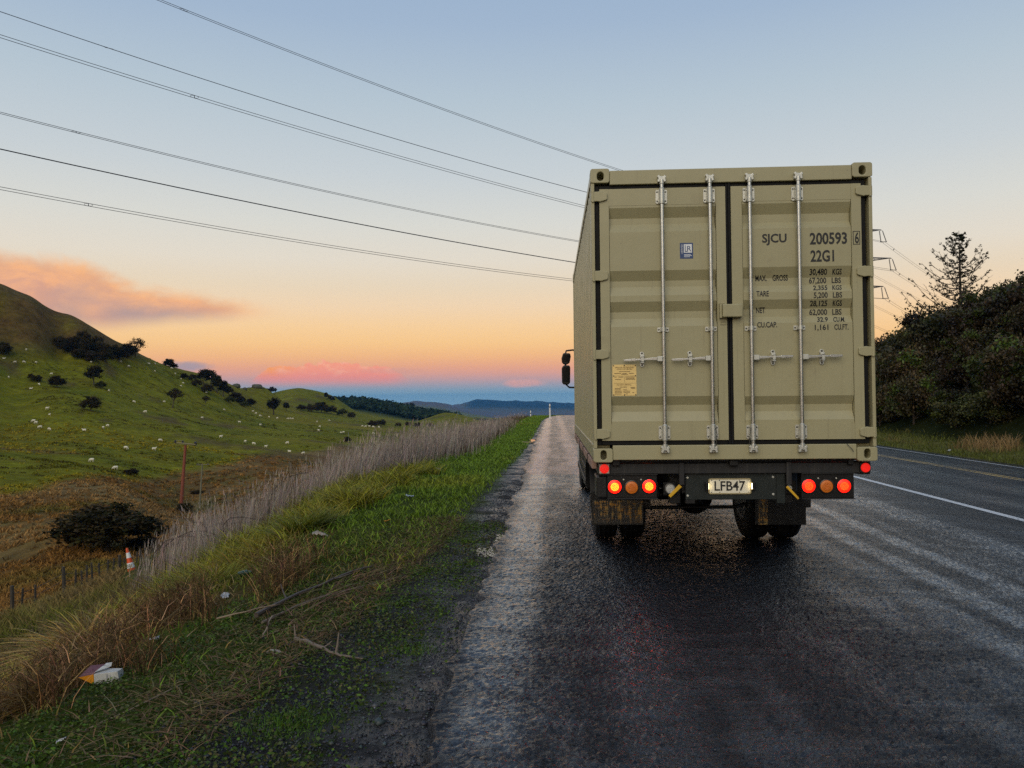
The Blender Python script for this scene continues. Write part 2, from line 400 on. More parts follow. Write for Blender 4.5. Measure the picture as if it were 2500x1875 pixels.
azs = np.concatenate([np.arange(-180, -48, 4.0), np.arange(-48, 50, .17), np.arange(50, 180, 4.0)])*math.pi/180
rs = .6*(11500/.6)**(np.arange(0, 421)/420)
AZ, RR = np.meshgrid(azs, rs); TX = (np.sin(AZ)*RR).ravel(); TY = (np.cos(AZ)*RR).ravel()
TZ = ground_z(TX, TY)
na, nr = len(azs), len(rs)
idx = np.arange(na*nr).reshape(nr, na)
nxt = np.roll(idx, -1, axis=1)
quads = np.stack([idx[:-1], nxt[:-1], nxt[1:], idx[1:]], -1).reshape(-1, 4)
TV = np.stack([TX, TY, TZ], 1)
cen = len(TV); TV = np.concatenate([TV, [[0, 0, float(ground_z(0, 0)[0])]]])
fan = np.stack([np.full(na, cen), nxt[0], idx[0]], -1)
# --- ground cover colour (what grows or lies where)
def lerp3(a, b, t): return a*(1-t[:, None])+np.array(b)[None]*t[:, None]
def grass_edge(Y): return np.interp(Y, [4, 6, 9, 15, 25, 40], [-1.75, -1.5, -1.3, -1.18, -.95, -.88])
def cover(X, Y):
    Xc = X-bend(Y); d = np.hypot(X, Y); Ys = np.maximum(Y, 1.0); th = X/Ys
    nA = vnoise(X/14, Y/14, 31, 4); nB = vnoise(X/2.2, Y/2.2, 33, 3); nC = vnoise(X/55, Y/55, 35, 3)
    col = np.tile(np.array([.142, .138, .008]), (len(X), 1))
    col = lerp3(col, (.100, .112, .008), sstep(nA, 0, .5)); col = lerp3(col, (.170, .140, .012), sstep(nC, .1, .6)*.7)
    z = ground_z(X, Y)
    # rough brown rush land on the valley floor
    yb = np.interp(th, [-1.2, -.70, -.54, -.41, -.28, -.2], [75, 84, 112, 150, 205, 240])
    br = sstep(yb+9*nA+4*nB-Y, -3, 6)*sstep(-Xc, 14, 20)
    bc = np.tile(np.array([.135, .080, .024]), (len(X), 1)); bc = lerp3(bc, (.085, .075, .018), sstep(nB+nA, .0, .8)); bc = lerp3(bc, (.17, .115, .045), sstep(-nA-nC*.6, .1, .7))
    col = col*(1-br[:, None])+bc*br[:, None]
    # high hill top left: brown bracken
    hi = sstep(z, 13, 22)*sstep(-th, .3, .5)*sstep(nA+.6, 0, .7)
    col = lerp3(col, (.095, .055, .018), hi*.9)
    # scattered bare and rushy patches
    col = lerp3(col, (.095, .070, .025), sstep(vnoise(X/20, Y/7, 41, 4), .34, .5)*.8*sstep(d, 100, 160))
    # wooded ridge and far forest
    wood = sstep(Y, 690, 800)*sstep(1500-Y, 0, 300); col = lerp3(col, (.018, .030, .014), wood)
    ff = sstep(Y, 7200, 8200)*sstep(th, -.125, -.10); col = lerp3(col, (.008, .018, .016), ff*(1-.0*nC))
    dry = sstep(Y, 5000, 6200)*(1-ff); col = lerp3(col, (.12, .085, .05), dry)
    # roadside bank, gravel shoulder, far verge
    bank = 1-sstep(-Xc, 15, 22); bank = bank*(Y < 200)
    g1 = np.tile(np.array([.045, .070, .010]), (len(X), 1)); g1 = lerp3(g1, (.07, .05, .018), sstep(vnoise(X/1.5, Y/1.5, 51, 3), -.1, .5)*np.maximum(sstep(14-Y, 0, 8), .9*sstep(-Xc, 5, 9)))
    col = col*(1-bank[:, None])+g1*bank[:, None]
    edge = grass_edge(Y)+.25*vnoise(X/.6, Y/.9, 55, 3)
    gv = sstep(Xc-edge, -.12, .22)*(Xc < 3)*(Y < 160)
    gc = np.tile(np.array([.034, .034, .035]), (len(X), 1)); gc = lerp3(gc, (.055, .046, .036), sstep(vnoise(X/.35, Y/.35, 57, 3), .0, .7))
    gc = lerp3(gc, (.045, .060, .012), sstep(vnoise(X/.4, Y/.5, 59, 3), -.1, .35)*sstep(-Xc, .75, 1.2)*.85)
    col = col*(1-gv[:, None])+gc*gv[:, None]
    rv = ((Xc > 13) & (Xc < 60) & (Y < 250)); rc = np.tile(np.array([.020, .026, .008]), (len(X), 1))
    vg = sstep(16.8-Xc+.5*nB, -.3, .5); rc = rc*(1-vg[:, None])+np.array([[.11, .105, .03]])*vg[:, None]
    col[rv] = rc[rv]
    return col, gv
colv, gvv = cover(TV[:, 0], TV[:, 1])
me = mesh_np('ground', TV, quads, fan, colv, smooth=True)
mt, g, b = mat_new('ground_cover')
at = g.n('ShaderNodeAttribute', attribute_name='Col').outputs['Color']
tco = g.n('ShaderNodeTexCoord').outputs['Object']
px_, py_, pz_ = g.sep(tco)
dist = g.m('SQRT', g.m('ADD', g.m('MULTIPLY', px_, px_), g.m('MULTIPLY', py_, py_)))
nf = g.noise(tco, .55, 8, .68); nm = g.noise(tco, 14, 5, .65)
v = g.m('MULTIPLY', g.m('MULTIPLY', g.lin(nf, .25, .75, .50, 1.5), g.lin(g.noise(tco, .16, 6, .7), .3, .7, .7, 1.3)), g.lin(nm, .25, .75, .7, 1.3))
hs = g.n('ShaderNodeHueSaturation'); g.put(hs.inputs['Color'], at); g.put(hs.inputs['Value'], v); g.put(hs.inputs['Hue'], g.lin(g.noise(tco, .17, 6, .6), .3, .7, .485, .515))
g.put(b.inputs['Base Color'], hs.outputs[0]); 
shl = g.m('MULTIPLY', g.m('MULTIPLY', g.ss(px_, -1.5, -.75), g.ss(px_, 3.0, 1.0)), g.ss(py_, 90, 60))       # rain-wet gravel shoulder
shl = g.m('MULTIPLY', shl, g.ss(g.noise(tco, 2.2, 6, .7), .34, .60))
g.put(b.inputs['Roughness'], g.lin(shl, 0, 1, .9, .22)); g.put(b.inputs['Specular IOR Level'], g.lin(shl, 0, 1, .04, .75))
b1 = g.n('ShaderNodeBump'); b1.inputs['Strength'].default_value = .9; b1.inputs['Distance'].default_value = .03
g.t.links.new(g.noise(tco, 45, 5, .7), b1.inputs['Height'])
b2 = g.n('ShaderNodeBump'); b2.inputs['Strength'].default_value = .8; b2.inputs['Distance'].default_value = .5
g.t.links.new(g.noise(tco, .8, 6, .65), b2.inputs['Height']); g.t.links.new(b1.outputs[0], b2.inputs['Normal'])
g.t.links.new(b2.outputs[0], b.inputs['Normal'])
GROUND = tag(link('ground', me, mt), kind='structure')

# ------------------------------------------------------------------ road
ys = [2.0]
while ys[-1] < 17: ys.append(ys[-1]+max(.013, .0028*ys[-1]))
ys = np.concatenate([np.arange(-30, 2, 1.0), ys, np.arange(17.2, 60, .24), np.arange(60, 170, 1.0)])
edge = ROAD_L+.11*vnoise(ys*.9, ys*0, 61, 3)+.07*vnoise(ys*4.5, ys*0, 63, 2)
fine = np.arange(-.42, 5.2, .0145); rest = np.array([6.0, 6.6, 7.5, 9, 10.2, 11.5, 12.8, 13.9, 13.95])
nc = 12+len(fine)+len(rest); RX = np.empty((len(ys), nc))
RX[:, 0] = edge-.03
for k in range(11): RX[:, 1+k] = edge+(-.435-edge)*k/10
RX[:, 12:12+len(fine)] = fine; RX[:, 12+len(fine):] = rest
RY = np.repeat(ys[:, None], nc, 1); RZ = crossfall(RX)+crest(RY)
RZ[:, 0] -= .06; RZ[:, -1] -= .06
def strips(x):
    t = np.zeros_like(x)
    for c, w, a in ((-.34, .30, 1), (.55, .30, .5), (2.9, .22, .45), (3.38, .14, .9), (3.92, .12, 1.0), (5.0, .45, .6)): t = np.maximum(t, a*sstep(w-np.abs(x-c), 0, w*.75))
    return t
wv = np.clip(strips(RX+.25*vnoise(RX*.4, RY*.35, 64, 2))*.7+.5*sstep(vnoise(RX*1.4, RY*.35, 65, 4), -.1, .5), 0, 1)
rch = np.random.default_rng(5); N1 = rch.normal(size=RX.shape); N2 = rch.normal(size=RX.shape); N2 = (N2+np.roll(N2, 1, 0)+np.roll(N2, 1, 1)+np.roll(np.roll(N2, 1, 0), 1, 1))/2
mask = np.ones(nc); mask[0] = 0; mask[12+len(fine):] = 0; mask[1] = .3
RZ += mask[None]*((.0018*N1+.0013*N2)*(1-.12*wv)*CHIP*np.interp(RY, [3, 6, 10, 18, 40], [1.35, 1.15, 1.0, 1.5, 2.6])+.0030*vnoise(RX/.5, RY/.28, 66, 3)+.0016*vnoise(RX/.09, RY/.12, 67, 2))*sstep(RY, 1.9, 2.3)
V = np.stack([RX+bend(RY), RY, RZ], -1).reshape(-1, 3)
ri = np.arange(len(ys)*nc).reshape(len(ys), nc); Q = np.stack([ri[:-1, :-1], ri[:-1, 1:], ri[1:, 1:], ri[1:, :-1]], -1).reshape(-1, 4)
mt, g, b = mat_new('wet_chip_seal')
tco = g.n('ShaderNodeTexCoord').outputs['Object']; x_, y_, z_ = g.sep(tco)
wob = g.m('ADD', x_, g.m('MULTIPLY', g.m('SUBTRACT', g.noise(tco, .35, 3, .5), .5), .35))
def strip(c, w): return g.ss(g.m('ABSOLUTE', g.m('SUBTRACT', wob, c)), w, w*.25)
tr = strip(-.34, .30)
for c, w, a in ((.55, .30, .5), (2.9, .22, .45), (3.38, .20, 1.0), (3.92, .18, 1.2), (5.0, .45, .6), (7.4, .5, .5), (8.9, .5, .4)):
    tr = g.m('MAXIMUM', tr, g.m('MULTIPLY', strip(c, w), a))
mp = g.n('ShaderNodeMapping'); mp.inputs['Scale'].default_value = (1.3, .28, 1); g.t.links.new(tco, mp.inputs[0])
st = g.noise(mp.outputs[0], 1.5, 7, .66)
mp2 = g.n('ShaderNodeMapping'); mp2.inputs['Scale'].default_value = (.5, 1.7, 1); g.t.links.new(tco, mp2.inputs[0])
st2 = g.noise(mp2.outputs[0], 1.8, 6, .7)
wet = g.m('MULTIPLY', g.m('ADD', g.m('MULTIPLY', tr, g.lin(g.noise(mp2.outputs[0], 3.2, 6, .72),   .36, .62, .40, 1.25)), g.m('ADD', g.m('MULTIPLY', g.ss(st, .46, .62), .45), g.m('MULTIPLY', g.ss(st2, .48, .64), .40))), .85, clamp=True)
vo = g.n('ShaderNodeTexVoronoi'); vo.inputs['Scale'].default_value = 58; g.t.links.new(tco, vo.inputs['Vector'])
nn = g.noise(tco, 24, 5, .7); n9 = g.noise(tco, 7, 5, .65)
hgt = g.m('ADD', g.m('MULTIPLY', g.m('SUBTRACT', 1.0, vo.outputs['Distance']), .55), g.m('ADD', g.m('MULTIPLY', nn, 1.5), g.m('ADD', g.m('MULTIPLY', n9, 2.2), g.m('MULTIPLY', st2, 3.0))))
bp = g.n('ShaderNodeBump'); bp.inputs['Distance'].default_value = .016
g.put(bp.inputs['Strength'], g.lin(wet, 0, 1, 1.0, .55)); g.put(bp.inputs['Height'], hgt)
g.t.links.new(bp.outputs[0], b.inputs['Normal'])
nc1 = g.noise(tco, 90, 3, .6)
cA = g.mix(g.ss(nc1, .35, .7), (.004, .0045, .0055), (.018, .020, .024))
g.put(b.inputs['Base Color'], g.mix(g.m('MULTIPLY', wet, .6), cA, (.010, .010, .012)))
g.put(b.inputs['Roughness'], g.lin(wet, 0, 1, .26, .09))
g.put(b.inputs['Specular IOR Level'], g.lin(wet, 0, 1, .26, 1.0))
g.put(b.inputs['Coat Weight'], g.m('MULTIPLY', wet, .9)); b.inputs['Coat IOR'].default_value = 1.33; b.inputs['Coat Roughness'].default_value = .12; g.t.links.new(bp.outputs[0], b.inputs['Coat Normal'])
ROAD_MAT = mt
tag(link('road', mesh_np('road', V, Q, smooth=True), mt), kind='structure')

def paint_mat(name, col, wear):
    mt, g, b = mat_new(name)
    tco = g.n('ShaderNodeTexCoord').outputs['Object']
    n = g.noise(tco, 26, 6, .7); n2 = g.noise(tco, 1.1, 4, .6)
    f = g.ss(g.m('ADD', n, g.m('MULTIPLY', n2, .35)), wear, wear+.16)
    g.put(b.inputs['Base Color'], g.mix(f, col, (.03, .03, .032))); b.inputs['Roughness'].default_value = .38
    bp = g.n('ShaderNodeBump'); bp.inputs['Strength'].default_value = .5; bp.inputs['Distance'].default_value = .008
    g.t.links.new(g.noise(tco, 55, 5, .7), bp.inputs['Height']); g.t.links.new(bp.outputs[0], b.inputs['Normal'])
    return mt
def strip_mesh(name, xc, w, mat_, y0=3, y1=150, kind='structure'):
    yy = np.concatenate([np.arange(y0, 40, .5), np.arange(40, y1, 2.0)]); V = []
    for y in yy:
        for x in (xc-w/2, xc+w/2): V.append((x+float(bend(y)), y, float(crossfall(x)+crest(y))+.004))
    Q = [(2*i, 2*i+1, 2*i+3, 2*i+2) for i in range(len(yy)-1)]
    return tag(link(name, mesh_np(name, V, Q), mat_), kind=kind)
white_paint = paint_mat('white_road_paint', (.62, .63, .62), .70); yellow_paint = paint_mat('yellow_road_paint', (.55, .36, .08), .62)
strip_mesh('road_marking', 6.48, .15, white_paint); strip_mesh('road_marking', 13.05, .12, white_paint)
strip_mesh('road_marking', 10.15, .10, yellow_paint); strip_mesh('road_marking', 10.38, .10, yellow_paint)

# puddles lying in the gravel beside the seal
mt, g, b = mat_new('puddle_water'); b.inputs['Base Color'].default_value = (.012, .012, .012, 1); b.inputs['Roughness'].default_value = .03
b.inputs['Specular IOR Level'].default_value = .6
PUDDLE = mt
def puddle(px, py, lx, ly, seed, rot=0):
    d = ray(px, py); k = (-.028-CAM_H)/d[2]; c = d*k
    n = 40; V = []
    for ring in (1.0, .5):
        for i in range(n):
            a = 2*math.pi*i/n; r = (1+.62*vnoise(np.cos(a)*2.3+seed, np.sin(a)*2.3, seed, 4))*ring
            V.append((c[0]+lx*r*math.cos(a)*math.cos(rot)-ly*r*math.sin(a)*math.sin(rot), c[1]+ly*r*math.sin(a)*math.cos(rot)+lx*r*math.cos(a)*math.sin(rot), 0))
    V = np.array([[float(p[0]), float(p[1]), 0] for p in V])
    V[:, 2] = np.percentile(ground_z(V[:, 0], V[:, 1]), 55)+.003
    Q = [(i, (i+1) % n, n+(i+1) % n, n+i) for i in range(n)]
    o = link('puddle', bpy.data.meshes.new('puddle'), None); o.data.from_pydata([tuple(p) for p in V], [], Q+[tuple(range(n, 2*n))]); o.data.materials.append(PUDDLE)
    return tag(o, kind='structure')
for i, (px, py, lx, ly) in enumerate(((1216, 1318, .13, .40), (1190, 1346, .14, .26), (1300, 1075, .14, .9), (1312, 1068, .13, .9), (1321, 1058, .12, 1.2), (1330, 1049, .10, 1.4))):
    puddle(px, py, lx, ly, 3+i)

# ------------------------------------------------------------------ shipping container
X0, Y0, ZB = .355, 6.997, CAM_H-.5642          # rear left bottom corner of the container
CW, CH, CL = 2.438, 2.591, 6.058
def U(u): return X0+u
def D(w): return Y0+w
def Z(v): return ZB+v
TAN = (.350, .320, .182)
def paint(name, col, rough):
    mt, g, b = mat_new(name); tco = g.n('ShaderNodeTexCoord').outputs['Object']
    c = g.mix(g.noise(tco, 1.3, 6, .6), tuple(v*.90 for v in col), tuple(v*1.08 for v in col))
    mp = g.n('ShaderNodeMapping'); mp.inputs['Scale'].default_value = (22, 22, .7); g.t.links.new(tco, mp.inputs[0])
    c = g.mix(g.m('MULTIPLY', g.ss(g.noise(mp.outputs[0], 1.5, 6, .7), .54, .78), .38), c, (.17, .145, .09))       # rain streaks
    c = g.mix(g.m('MULTIPLY', g.ss(g.noise(tco, 2.6, 8, .72), .54, .74), .35), c, (.20, .17, .105))                # grime
    c = g.mix(g.m('MULTIPLY', g.ss(g.noise(tco, 48, 3, .6), .70, .76), .8), c, (.09, .065, .04))                   # chips and fly specks
    c = g.mix(g.m('MULTIPLY', g.ss(g.noise(tco, 6.5, 7, .75), .70, .78), .6), c, (.16, .075, .03))                 # rust blooms
    g.put(b.inputs['Base Color'], c); g.put(b.inputs['Roughness'], g.lin(g.noise(tco, 5, 5, .65), .3, .7, rough-.08, rough+.12))
    bp = g.n('ShaderNodeBump'); bp.inputs['Strength'].default_value = .25; bp.inputs['Distance'].default_value = .02
    g.t.links.new(g.m('ADD', g.m('MULTIPLY', g.noise(tco, 3.0, 3, .5), 1.0), g.m('MULTIPLY', g.noise(tco, 220, 3, .6), .04)), bp.inputs['Height']); g.t.links.new(bp.outputs[0], b.inputs['Normal'])
    return mt
M_tan = paint('tan_container_paint', TAN, .42)
M_tan_side = mat('tan_side_paint', (.37, .335, .19), .34, var=.05, scale=2.0, bump=.05, bscale=150, dirt=(.26, .22, .13), dirt_amt=.25, streak=True)
M_rubber = mat('black_rubber', (.006, .006, .006), .6, var=.25, scale=9, spec=.2)
M_zinc = mat('galvanised_steel', (.50, .50, .47), .36, metal=1.0, var=.18, scale=30, dirt=(.30, .28, .22), dirt_amt=.5)
M_zinc_dull = mat('zinc_bracket', (.56, .56, .50), .48, metal=.75, var=.2, scale=40, dirt=(.25, .22, .15), dirt_amt=.55)
M_hole = mat('dark_inside', (.05, .045, .03), .8)
M_bolt = mat('bolt_steel', (.10, .10, .09), .5, metal=.8)
M_black = mat('black_steel', (.009, .009, .0095), .42, var=.35, scale=5, dirt=(.030, .028, .024), dirt_amt=.6, spec=.35, streak=True, bump=.1, bscale=120)
M_beam = mat('road_grimed_steel', (.020, .020, .021), .5, var=.35, scale=4, dirt=(.055, .052, .048), dirt_amt=.7, spec=.35, streak=True, bump=.12, bscale=90)
M_print = mat('black_print', (.012, .012, .012), .5, var=.1)

BOX = thing('shipping_container', 'olive tan corrugated shipping container with closed rear doors, carried on the truck', 'container', (U(CW/2), D(CL/2), Z(0)))
def corner(u0, u1, v0, v1, w0, w1, hole=None, name='corner_casting'):
    mb = MB()
    if hole:
        hu, hv, ru, rv = hole; n = 32; inner = []; outer = []
        cu, cv = (u0+u1)/2, (v0+v1)/2
        for i in range(n):
            a = 2*math.pi*(i+.5)/n; ca, sa = math.cos(a), math.sin(a)
            k = max(0, rv-ru)
            inner.append((U(hu+ru*ca), Z(hv+ru*sa+(k if sa > 0 else -k))))
            s = 1/max(abs(ca), abs(sa)); outer.append((U(cu+(u1-u0)/2*ca*s), Z(cv+(v1-v0)/2*sa*s)))
        mb.ringplate(outer, inner, 1, D(w0), D(w0+.15))
        mb.box(U(u0+.001), U(u1-.001), D(w0+.151), D(w1), Z(v0+.001), Z(v1-.001))
    else: mb.box(U(u0), U(u1), D(w0), D(w1), Z(v0), Z(v1))
    return mb.build(name, M_tan, BOX, bevel=.009 if not hole else .006)
for (u0, u1) in ((0, .168), (2.266, CW)):
    hu = .088 if u0 == 0 else 2.352
    corner(u0, u1, CH-.128, CH, -.006, .178, (hu, CH-.069, .030, .040)); corner(u0, u1, 0, .122, -.006, .178, (hu, .064, .0265, .042))
    corner(u0, u1, CH-.128, CH, CL-.178, CL); corner(u0, u1, 0, .122, CL-.178, CL)
# rear posts (J-section): thin outer flange plus a recessed inner face behind the gasket
for s, (a, b2, c, d2) in enumerate(((.004, .034, .034, .150), (CW-.034, CW-.004, CW-.150, CW-.034))):
    MB().box(U(a), U(b2), D(0), D(.11), Z(.124), Z(CH-.130)).box(U(c), U(d2), D(.085), D(.11), Z(.124), Z(CH-.130)).build('corner_post', M_tan, BOX, bevel=.005)
for u0, u1 in ((.004, .16), (CW-.16, CW-.004)):
    MB().box(U(u0), U(u1), D(CL-.12), D(CL-.004), Z(.124), Z(CH-.130)).build('corner_post', M_tan, BOX, bevel=.006)
MB().box(U(.170), U(2.264), D(0), D(.12), Z(2.446), Z(2.572)).build('door_header', M_tan, BOX, bevel=.006)
MB().box(U(.170), U(2.264), D(.004), D(.14), Z(.020), Z(.148)).build('door_sill', M_tan, BOX, bevel=.006)
MB().box(U(.17), U(2.264), D(CL-.10), D(CL-.006), Z(2.45), Z(2.57)).build('front_header', M_tan, BOX, bevel=.006)
MB().box(U(.17), U(2.264), D(CL-.12), D(CL-.006), Z(.02), Z(.16)).build('front_sill', M_tan, BOX, bevel=.006)
for u0, u1 in ((.003, .063), (CW-.063, CW-.003)):
    MB().box(U(u0), U(u1), D(.18), D(CL-.18), Z(CH-.085), Z(CH-.012)).build('top_rail', M_tan_side, BOX, bevel=.006)
    MB().box(U(u0), U(u1), D(.18), D(CL-.18), Z(.020), Z(.150)).build('bottom_rail', M_tan_side, BOX, bevel=.005)
# corrugated sides: trapezoid waves, 36 mm deep
def corr(n0, n1, pitch=.278, dep=.036):
    pts = []; w = n0
    while w < n1-.01:
        for dw, dd in ((0, 0), (.072, 0), (.140, dep), (.210, dep)):
            if w+dw < n1: pts.append((w+dw, dd))
        w += pitch
    pts.append((n1, 0)); return pts
for side, (uu, sg) in enumerate(((.014, 1), (CW-.014, -1))):
    mb = MB(); pr = corr(.112, CL-.122); vs = []; fs = []
    for (w, dd) in pr:
        for v in (.150, CH-.085): vs.append((U(uu+sg*dd), D(w), Z(v)))
    for i in range(len(pr)-1): fs.append((2*i, 2*i+1, 2*i+3, 2*i+2))
    k = len(vs)
    vs += [(x+sg*.002, y, z) for x, y, z in vs]; fs += [tuple(k+i for i in f)[::-1] for f in fs]
    mb.add(vs, fs); mb.build('side_panel', M_tan_side, BOX)
mb = MB(); pr = corr(.15, CL-.12, .21, .02); vs = []
for (w, dd) in pr:
    for u in (.05, CW-.05): vs.append((U(u), D(w), Z(CH-.03-dd)))
mb.add(vs, [(2*i, 2*i+1, 2*i+3, 2*i+2) for i in range(len(pr)-1)]); mb.build('roof_panel', M_tan, BOX)
MB().box(U(.12), U(CW-.12), D(CL-.06), D(CL-.03), Z(.16), Z(CH-.14)).build('front_panel', M_tan, BOX)
MB().box(U(.10), U(CW-.10), D(.15), D(CL-.13), Z(.10), Z(.135)).build('floor_panel', M_hole, BOX)
# --- doors
REC = .041
PROF_L = [(2.261, 0), (2.241, 0), (2.154, 1), (2.10, 1), (2.026, 0), (1.684, 0), (1.597, 1), (1.544, 1), (1.464, 0), (1.41, 0), (1.323, 1), (1.263, 1), (1.19, 0), (.575, 0), (.498, 1), (.442, 1), (.358, 0), (.335, 0)]
PROF_R = [(2.275, 0), (2.253, 0), (2.164, 1), (2.093, 1), (2.033, 0), (1.695, 0), (1.602, 1), (1.536, 1), (1.476, 0), (1.41, 0), (1.33, 1), (1.264, 1), (1.205, 0), (.569, 0), (.494, 1), (.435, 1), (.362, 0), (.332, 0)]
W_FR, W_PN = .008, .013           # depth of the door frame face and of the panel face behind the container's rear plane
def surf_w(v, prof):
    vs = [p[0] for p in prof][::-1]; ds = [p[1]*REC for p in prof][::-1]
    return W_PN+float(np.interp(v, vs, ds))
def door(name, u0, u1, p0, p1, prof, lab):
    mb = MB(); vt, vb = 2.410, .190
    pt, pb = prof[0][0], prof[-1][0]
    mb.box(U(u0), U(p0), D(W_FR), D(W_FR+.05), Z(vb), Z(vt)); mb.box(U(p1), U(u1), D(W_FR), D(W_FR+.05), Z(vb), Z(vt))
    mb.box(U(p0+.0005), U(p1-.0005), D(W_FR+.003), D(W_FR+.05), Z(pt), Z(vt)); mb.box(U(p0+.0005), U(p1-.0005), D(W_FR+.003), D(W_FR+.05), Z(vb), Z(pb))
    vs = []
    a, b2 = p0+.004, p1-.004
    for (v, r) in prof:
        w = W_PN+r*REC; vs += [(U(a), D(w), Z(v)), (U(b2), D(w), Z(v))]
    n = len(prof); fs = [(2*i, 2*i+1, 2*i+3, 2*i+2) for i in range(n-1)]
    k = len(vs); vs += [(x, D(W_FR+.049), z) for x, y, z in vs]
    for i in range(n-1): fs += [(2*i, 2*i+2, k+2*i+2, k+2*i), (2*i+1, k+2*i+1, k+2*i+3, 2*i+3)]
    mb.add(vs, fs)
    o = mb.build(name, M_tan, BOX); o['label'] = lab
    return o
DL = door('door', .078, 1.176, .160, 1.094, PROF_L, 'left door leaf with yellow data plate and blue sticker')
DR = door('door', 1.224, 2.340, 1.317, 2.256, PROF_R, 'right door leaf with stencilled numbers')
def gasket(parent, boxes):
    mb = MB()
    for (u0, u1, v0, v1, w0) in boxes: mb.box(U(u0), U(u1), D(w0), D(.083), Z(v0), Z(v1))
    mb.build('gasket', M_rubber, parent, bevel=.005)
gasket(DL, [(.036, .077, .150, 2.445, .032), (.0775, 1.176, 2.411, 2.4445, .028), (.0775, 1.176, .1505, .189, .028), (1.1765, 1.1995, .151, 2.444, .020)])
gasket(DR, [(2.341, 2.386, .150, 2.445, .032), (1.2235, 2.3405, 2.411, 2.4445, .028), (1.2235, 2.3405, .1505, .189, .028), (1.2, 1.2232, .151, 2.444, .016)])
# hinges
for parent, L in ((DL, 1), (DR, 0)):
    for v0, v1 in ((2.300, 2.386), (1.598, 1.686), (.908, .988), (.208, .293)):
        mb = MB()
        poly = [(.006, v0), (.062, v0), (.082, v0-.004), (.136, v0+.010), (.146, v0+.020), (.146, v1-.018), (.138, v1-.008), (.082, v1+.004), (.062, v1), (.006, v1)]
        if not L: poly = [(CW-p[0], p[1]) for p in poly]
        mb.prism([(U(p[0]), Z(p[1])) for p in poly], 1, D(-.012), D(.031))
        h = mb.build('hinge', M_tan, parent, bevel=.005)
        uc = .022 if L else CW-.022
        MB().tube([(U(uc), D(-.004), Z(v0-.006)), (U(uc), D(-.004), Z(v1+.006))], .0125, 10).build('hinge_pin', M_tan, parent, smooth=True)
